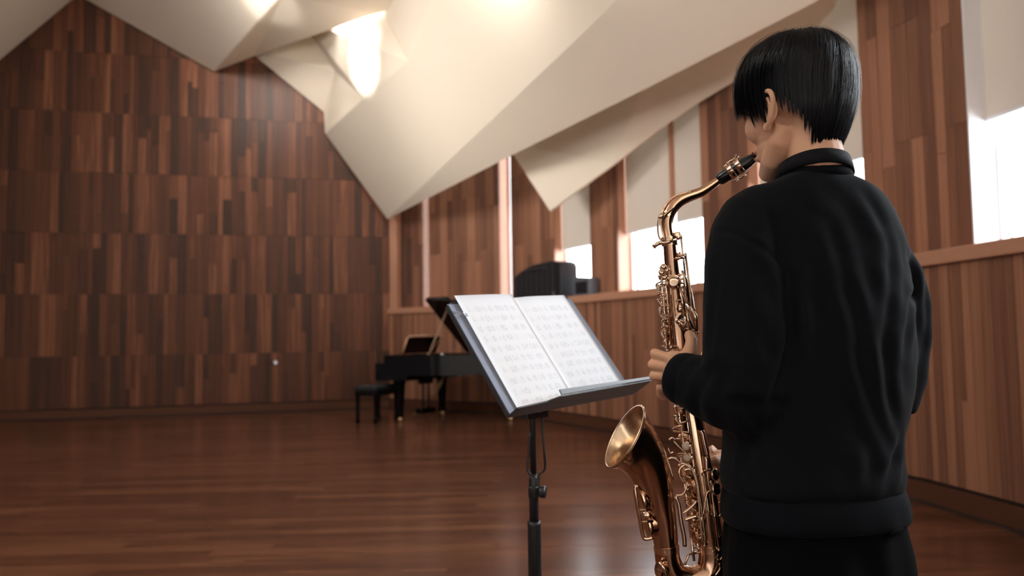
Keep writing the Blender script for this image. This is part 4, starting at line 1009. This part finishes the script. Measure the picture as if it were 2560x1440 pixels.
# keywork -------------------------------------------------------------------------------
def body_at(py):
    """axis point, radius and frame of the body tube at picture height py"""
    ys = [to_px(p)[1] for p in bp_]; i = int(np.clip(np.searchsorted(ys, py), 1, len(ys)-1)); t = (py-ys[i-1])/(ys[i]-ys[i-1])
    P = bp_[i-1].lerp(bp_[i], t); R = br_[i-1]*(1-t)+br_[i]*t; T = (bp_[i]-bp_[i-1]).normalized()
    e2 = Vector((0, -1, 0)); e2 = (e2-T*e2.dot(T)).normalized(); e1 = T.cross(e2)
    if e1.x > 0: e1 = -e1            # e1: picture left, e2: towards the camera
    return P, R, T, e1, e2
def on_body(py, ang, off):
    P, R, T, e1, e2 = body_at(py); d = e1*math.cos(ang)+e2*math.sin(ang); return P+d*(R+off), d, T
def rod(py0, py1, a0, a1, off, r, nm='rod', posts=True):
    m = MB(); N_ = 6
    pts = [on_body(py0+(py1-py0)*k/N_, a0+(a1-a0)*k/N_, off)[0] for k in range(N_+1)]
    m.tube([pts[0], pts[-1]], r, 10)
    o = m.obj(nm, M_BRASSKEY, sax, smooth=True)
    if posts:
        for py, a, p in ((py0, a0, pts[0]), ((py0+py1)/2, (a0+a1)/2, pts[0].lerp(pts[-1], .5)), (py1, a1, pts[-1])):
            q0, d, T = on_body(py, a, 0)
            MB().lathe(q0-d*.001, p-q0, [(0, .0042), (.0015, .0042), (.003, .0018), ((p-q0).length-.003, .0016), ((p-q0).length, .0036), ((p-q0).length+.0035, .0030), ((p-q0).length+.004, 0)], 10).obj('post', M_BRASSKEY, sax, smooth=True)
    return pts
def cup(py, ang, off, rc, pearl=False, tilt=0):
    p, d, T = on_body(py, ang, 0); d = (d+T*tilt).normalized(); c = p+d*.001
    MB().lathe(c, d, [(0, rc*.86), (off-.002, rc*.84), (off-.002, rc*.93)], 20, cap=False).obj('tone_hole', M_BRASS, sax, auto=.6)
    k = MB().lathe(c, d, [(off, rc*.95), (off+.0015, rc), (off+.0045, rc*.96), (off+.0062, rc*.62), (off+.0068, rc*.58), (off+.0060, rc*.40), (off+.0066, 0)], 22).obj('key_cup', M_BRASSKEY, sax, auto=.7)
    if pearl: MB().lathe(c, d, [(off+.007, .0078), (off+.0095, .0080), (off+.0115, .0062), (off+.0122, 0)], 18).obj('pearl', M_PEARL, k, smooth=True)
    return c+d*(off+.004), d
def arm(p, py, ang, off, r=.0018):
    q0 = on_body(py, ang, off)[0]; m_ = p.lerp(q0, .5)+(p-body_at(py)[0]).normalized()*.004
    MB().tube([p, m_, q0], [r, r*1.2, r*1.4], 8, flat=1.5).obj('key_arm', M_BRASSKEY, sax, smooth=True)
D = math.radians
# upper stack (left side and front)
rod(668, 872, D(18), D(14), .011, .0024); rod(676, 864, D(42), D(36), .010, .0020); rod(664, 790, D(62), D(58), .009, .0018, posts=False)
for py, a, rc, pl in ((690, 30, .0085, 0), (716, 22, .0095, 1), (745, 16, .0100, 0), (772, 10, .0110, 1), (800, 14, .0120, 0), (828, 8, .0130, 1), (856, 18, .0135, 0)):
    p, d = cup(py, D(a-26), .006, rc, pl); arm(p, py-4, D(18), .011); 
for py in (700, 735, 765, 795, 815, 845):
    j = random.uniform; P0 = on_body(py+j(-6, 6), D(20+j(-12, 25)), .016)[0]; P1 = on_body(py+j(4, 20), D(-8+j(-8, 16)), .020+j(-.004, .004))[0]; P2 = on_body(py+j(10, 34), D(10+j(-10, 40)), .015)[0]
    MB().tube([Vector(v) for v in smooth_path([tuple(P0), tuple(P0.lerp(P1, .5)+Vector((0, -.004, .003))), tuple(P1), tuple(P2)], 4)], .0017, 8).obj('key_lever', M_BRASSKEY, sax, smooth=True)
# palm keys and side rods on the right
rod(596, 700, D(150), D(146), .010, .0022); rod(640, 830, D(160), D(152), .014, .0026); rod(690, 840, D(132), D(128), .009, .0024); rod(720, 836, D(168), D(160), .016, .0022)
for py, a, rc in ((706, 78, .0150), (772, 108, .0125), (798, 92, .0135), (640, 164, .0075)):
    p, d = cup(py, D(a), .006, rc); arm(p, py+6, D(132), .009)
for (x0, y0), (x1, y1), (x2, y2), r_ in (((1705, 676), (1714, 700), (1722, 760), .0042), ((1700, 720), (1707, 752), (1712, 790), .0036), ((1722, 760), (1738, 790), (1741, 826), .0044), ((1716, 770), (1722, 800), (1733, 822), .0036), ((1693, 800), (1706, 812), (1712, 824), .0030)):
    MB().tube([at(x0, y0, YS-.034), at(x1, y1, YS-.040), at(x2, y2, YS-.036)], [r_*.6, r_, r_*.8], 10, flat=.55).obj('palm_key', M_BRASSKEY, sax, smooth=True)
MB().tube([at(1690, 752, YS-.03), at(1704, 749, YS-.036), at(1705, 768, YS-.036), at(1692, 770, YS-.03), at(1690, 752, YS-.03)], .0016, 8).obj('key_guard', M_BRASSKEY, sax, smooth=True)
MB().tube([at(1700, 800, YS-.034), at(1714, 804, YS-.036), at(1706, 822, YS-.036), at(1698, 816, YS-.034), at(1700, 800, YS-.034)], .0015, 8).tube([at(1722, 800, YS-.035), at(1736, 818, YS-.036), at(1722, 824, YS-.036), at(1712, 820, YS-.035)], .0015, 8).obj('key_guard', M_BRASSKEY, sax, smooth=True)
# neck tightening screw, lyre screw and upper brace
MB().tube([at(1656, 604, YS-.02), at(1640, 612, YS-.012), at(1633, 618, YS-.010)], [.004, .0045, .005], 10).tube([at(1690, 598, YS-.022), at(1668, 606, YS-.026), at(1648, 610, YS-.018)], [.0028, .003, .003], 8).obj('neck_screw', M_BRASSKEY, sax, smooth=True)
MB().box(at(1693, 590, YS-.006), (.013, .012, .016), axes=((1, 0, .1), (0, 1, 0), (-.1, 0, 1))).obj('screw_block', M_BRASSKEY, sax, bevel=.003)
MB().tube([at(1688, 646, YS-.022), at(1700, 645, YS-.022), at(1709, 643, YS-.02)], [.002, .0028, .0032], 8).obj('brace', M_BRASSKEY, sax, smooth=True)
for x_, y_ in ((1660, 668), (1655, 682), (1662, 694), (1668, 676)):
    MB().lathe(at(x_, y_, YS-.026), (-.4, -.8, .2), [(0, .0055), (.005, .0060), (.007, .0045), (.008, 0)], 14).obj('key_cup', M_BRASSKEY, sax, smooth=True)
# lower stack (beyond the hand down to the bow)
rod(1000, 1225, D(40), D(30), .012, .0030); rod(1012, 1350, D(64), D(56), .010, .0026); rod(1130, 1362, D(20), D(10), .014, .0028); rod(1180, 1366, D(88), D(80), .008, .0022); rod(1200, 1364, D(108), D(100), .007, .0020)
for py, a, rc, pl in ((1018, 30, .0125, 0), (1052, 22, .0140, 0), (1084, 34, .0145, 0), (1106, 46, .0100, 1), (1134, 44, .0120, 1), (1166, 30, .0165, 0), (1205, 36, .0175, 0), (1246, 26, .0185, 0), (1290, 40, .0175, 0), (1328, 24, .0165, 0)):
    p, d = cup(py, D(a), .006, rc, pl); arm(p, py-6, D(62), .010)
for py in (1030, 1060, 1092, 1120, 1150, 1176, 1210, 1238, 1266, 1300, 1330):
    j = random.uniform; P0 = on_body(py+j(-8, 8), D(38+j(-15, 30)), .017)[0]; P1 = on_body(py+j(2, 20), D(8+j(-10, 30)), .020+j(-.005, .004))[0]; P2 = on_body(py+j(12, 40), D(22+j(-12, 50)), .015)[0]
    MB().tube([Vector(v) for v in smooth_path([tuple(P0), tuple(P0.lerp(P1, .5)+Vector((-.003, -.006, .003))), tuple(P1), tuple(P2)], 4)], .0019, 8).obj('key_lever', M_BRASSKEY, sax, smooth=True)
def wire(l, r=.0016, Y=YS-.05, nm='key_guard', mt=M_BRASSKEY, n=5):
    MB().tube([Vector(v) for v in smooth_path([tuple(at(x, y, Y)) for x, y in l], n)], r, 8).obj(nm, mt, sax, smooth=True)
wire([(1695, 1165), (1706, 1158), (1724, 1166), (1736, 1190), (1745, 1230), (1750, 1300), (1757, 1362)], .0020)
wire([(1712, 1160), (1732, 1176), (1744, 1212), (1756, 1290), (1764, 1362)], .0018)
wire([(1690, 1238), (1706, 1236), (1716, 1220), (1718, 1205)], .0016); wire([(1689, 1242), (1697, 1262), (1702, 1300), (1710, 1340), (1712, 1366)], .0042, nm='rod')
wire([(1706, 1284), (1728, 1268), (1742, 1252)], .0026, nm='key_lever'); wire([(1712, 1300), (1728, 1294), (1742, 1290)], .0034, nm='key_lever')
wire([(1672, 1100), (1681, 1094), (1690, 1100)], .002); wire([(1671, 1120), (1675, 1132), (1684, 1130)], .0016); wire([(1670, 1148), (1682, 1144), (1696, 1152), (1702, 1160)], .0022, nm='key_lever')
wire([(1714, 1160), (1700, 1172), (1699, 1190), (1712, 1208)], .0020); wire([(1710, 1176), (1722, 1172), (1727, 1176)], .0030, nm='key_lever')
# side keys, thumb hook and low key guards at the right of the body
wire([(1755, 1076), (1762, 1110), (1770, 1142)], .0040, YS-.03, 'side_key'); wire([(1766, 1142), (1768, 1176), (1772, 1210), (1778, 1232)], .0034, YS-.03, 'side_key')
wire([(1760, 1177), (1770, 1175), (1776, 1175)], .0026, YS-.036, 'thumb_hook'); wire([(1781, 1225), (1768, 1232), (1762, 1262), (1758, 1290)], .0018, YS-.036)
wire([(1783, 1262), (1790, 1300), (1795, 1330), (1800, 1342)], .0038, YS-.028, 'side_key'); wire([(1797, 1258), (1803, 1252), (1808, 1258), (1804, 1280), (1797, 1292)], .0022, YS-.03)
wire([(1793, 1398), (1800, 1400), (1806, 1392)], .002, YS-.036); wire([(1798, 1408), (1800, 1422), (1788, 1440)], .0022, YS-.036)
for x_, y_, r_, in ((1785, 1186, .012), (1788, 1222, .013)):
    MB().lathe(at(x_, y_, YS-.028), (.6, -.75, .1), [(0, r_*.95), (.004, r_), (.006, r_*.8), (.007, 0)], 18).obj('key_cup', M_BRASSKEY, sax, smooth=True)
# brace between body and bell, low key rods above the bow
MB().tube([at(1712, 1412, YS-.02), at(1722, 1385, YS-.01), at(1752, 1380, YS-.01)], .0026, 8).tube([at(1728, 1345, YS-.03), at(1732, 1380, YS-.03), at(1735, 1402, YS-.03)], .003, 8).obj('brace', M_BRASSKEY, sax, smooth=True)
# bell keys with their guard on the left
def bell_key(x, y, Y, rc, dirn):
    c = at(x, y, Y); d = Vector(dirn).normalized()
    MB().lathe(c-d*.012, d, [(0, rc*.8), (.010, rc*.8), (.010, rc*.9)], 24, cap=False).obj('tone_hole', M_BRASS, sax, auto=.6)
    MB().lathe(c, d, [(0, rc*.96), (.002, rc), (.006, rc*.97), (.0085, rc*.6), (.009, 0)], 28).obj('key_cup', M_BRASSKEY, sax, auto=.7)
bell_key(1607, 1247, YS-.03, .026, (-.96, -.16, -.25)); bell_key(1622, 1312, YS-.022, .026, (-.97, -.15, -.18))
gd = Vector((-.96, -.18, -.2)).normalized()
MB().tube([Vector(v) for v in smooth_path([tuple(at(x, y, Y_)) for x, y, Y_ in [(1606, 1214, YS-.04), (1594, 1213, YS-.045), (1588, 1222, YS-.045), (1592, 1255, YS-.045), (1600, 1300, YS-.04), (1607, 1338, YS-.035), (1614, 1347, YS-.035), (1632, 1344, YS-.035)]], 5)], [.0040]*36, 8, flat=1.3).obj('bell_key_guard', M_BRASSKEY, sax, smooth=True)
MB().tube([at(1602, 1276, YS-.045), at(1614, 1274, YS-.05), at(1628, 1274, YS-.045)], .0026, 8).tube([at(1606, 1305, YS-.045), at(1618, 1304, YS-.05), at(1632, 1303, YS-.045)], .0026, 8).lathe(at(1616, 1288, YS-.05), (-.3, -.9, 0), [(0, .007), (.004, .0075), (.006, .005), (.006, 0)], 14).obj('guard_brace', M_BRASSKEY, sax, auto=.7)
bell_key(1652, 1425, YS-.035, .015, (-.9, -.3, .1))
MB().tube([at(1648, 1405, YS-.05), at(1660, 1420, YS-.055), at(1672, 1445, YS-.05)], .004, 8).obj('key_lever', M_BRASSKEY, sax, smooth=True)
wire([(1612, 1068), (1640, 1092), (1660, 1124), (1672, 1160), (1684, 1198)], .0022, YS-.035, 'bell_brace')
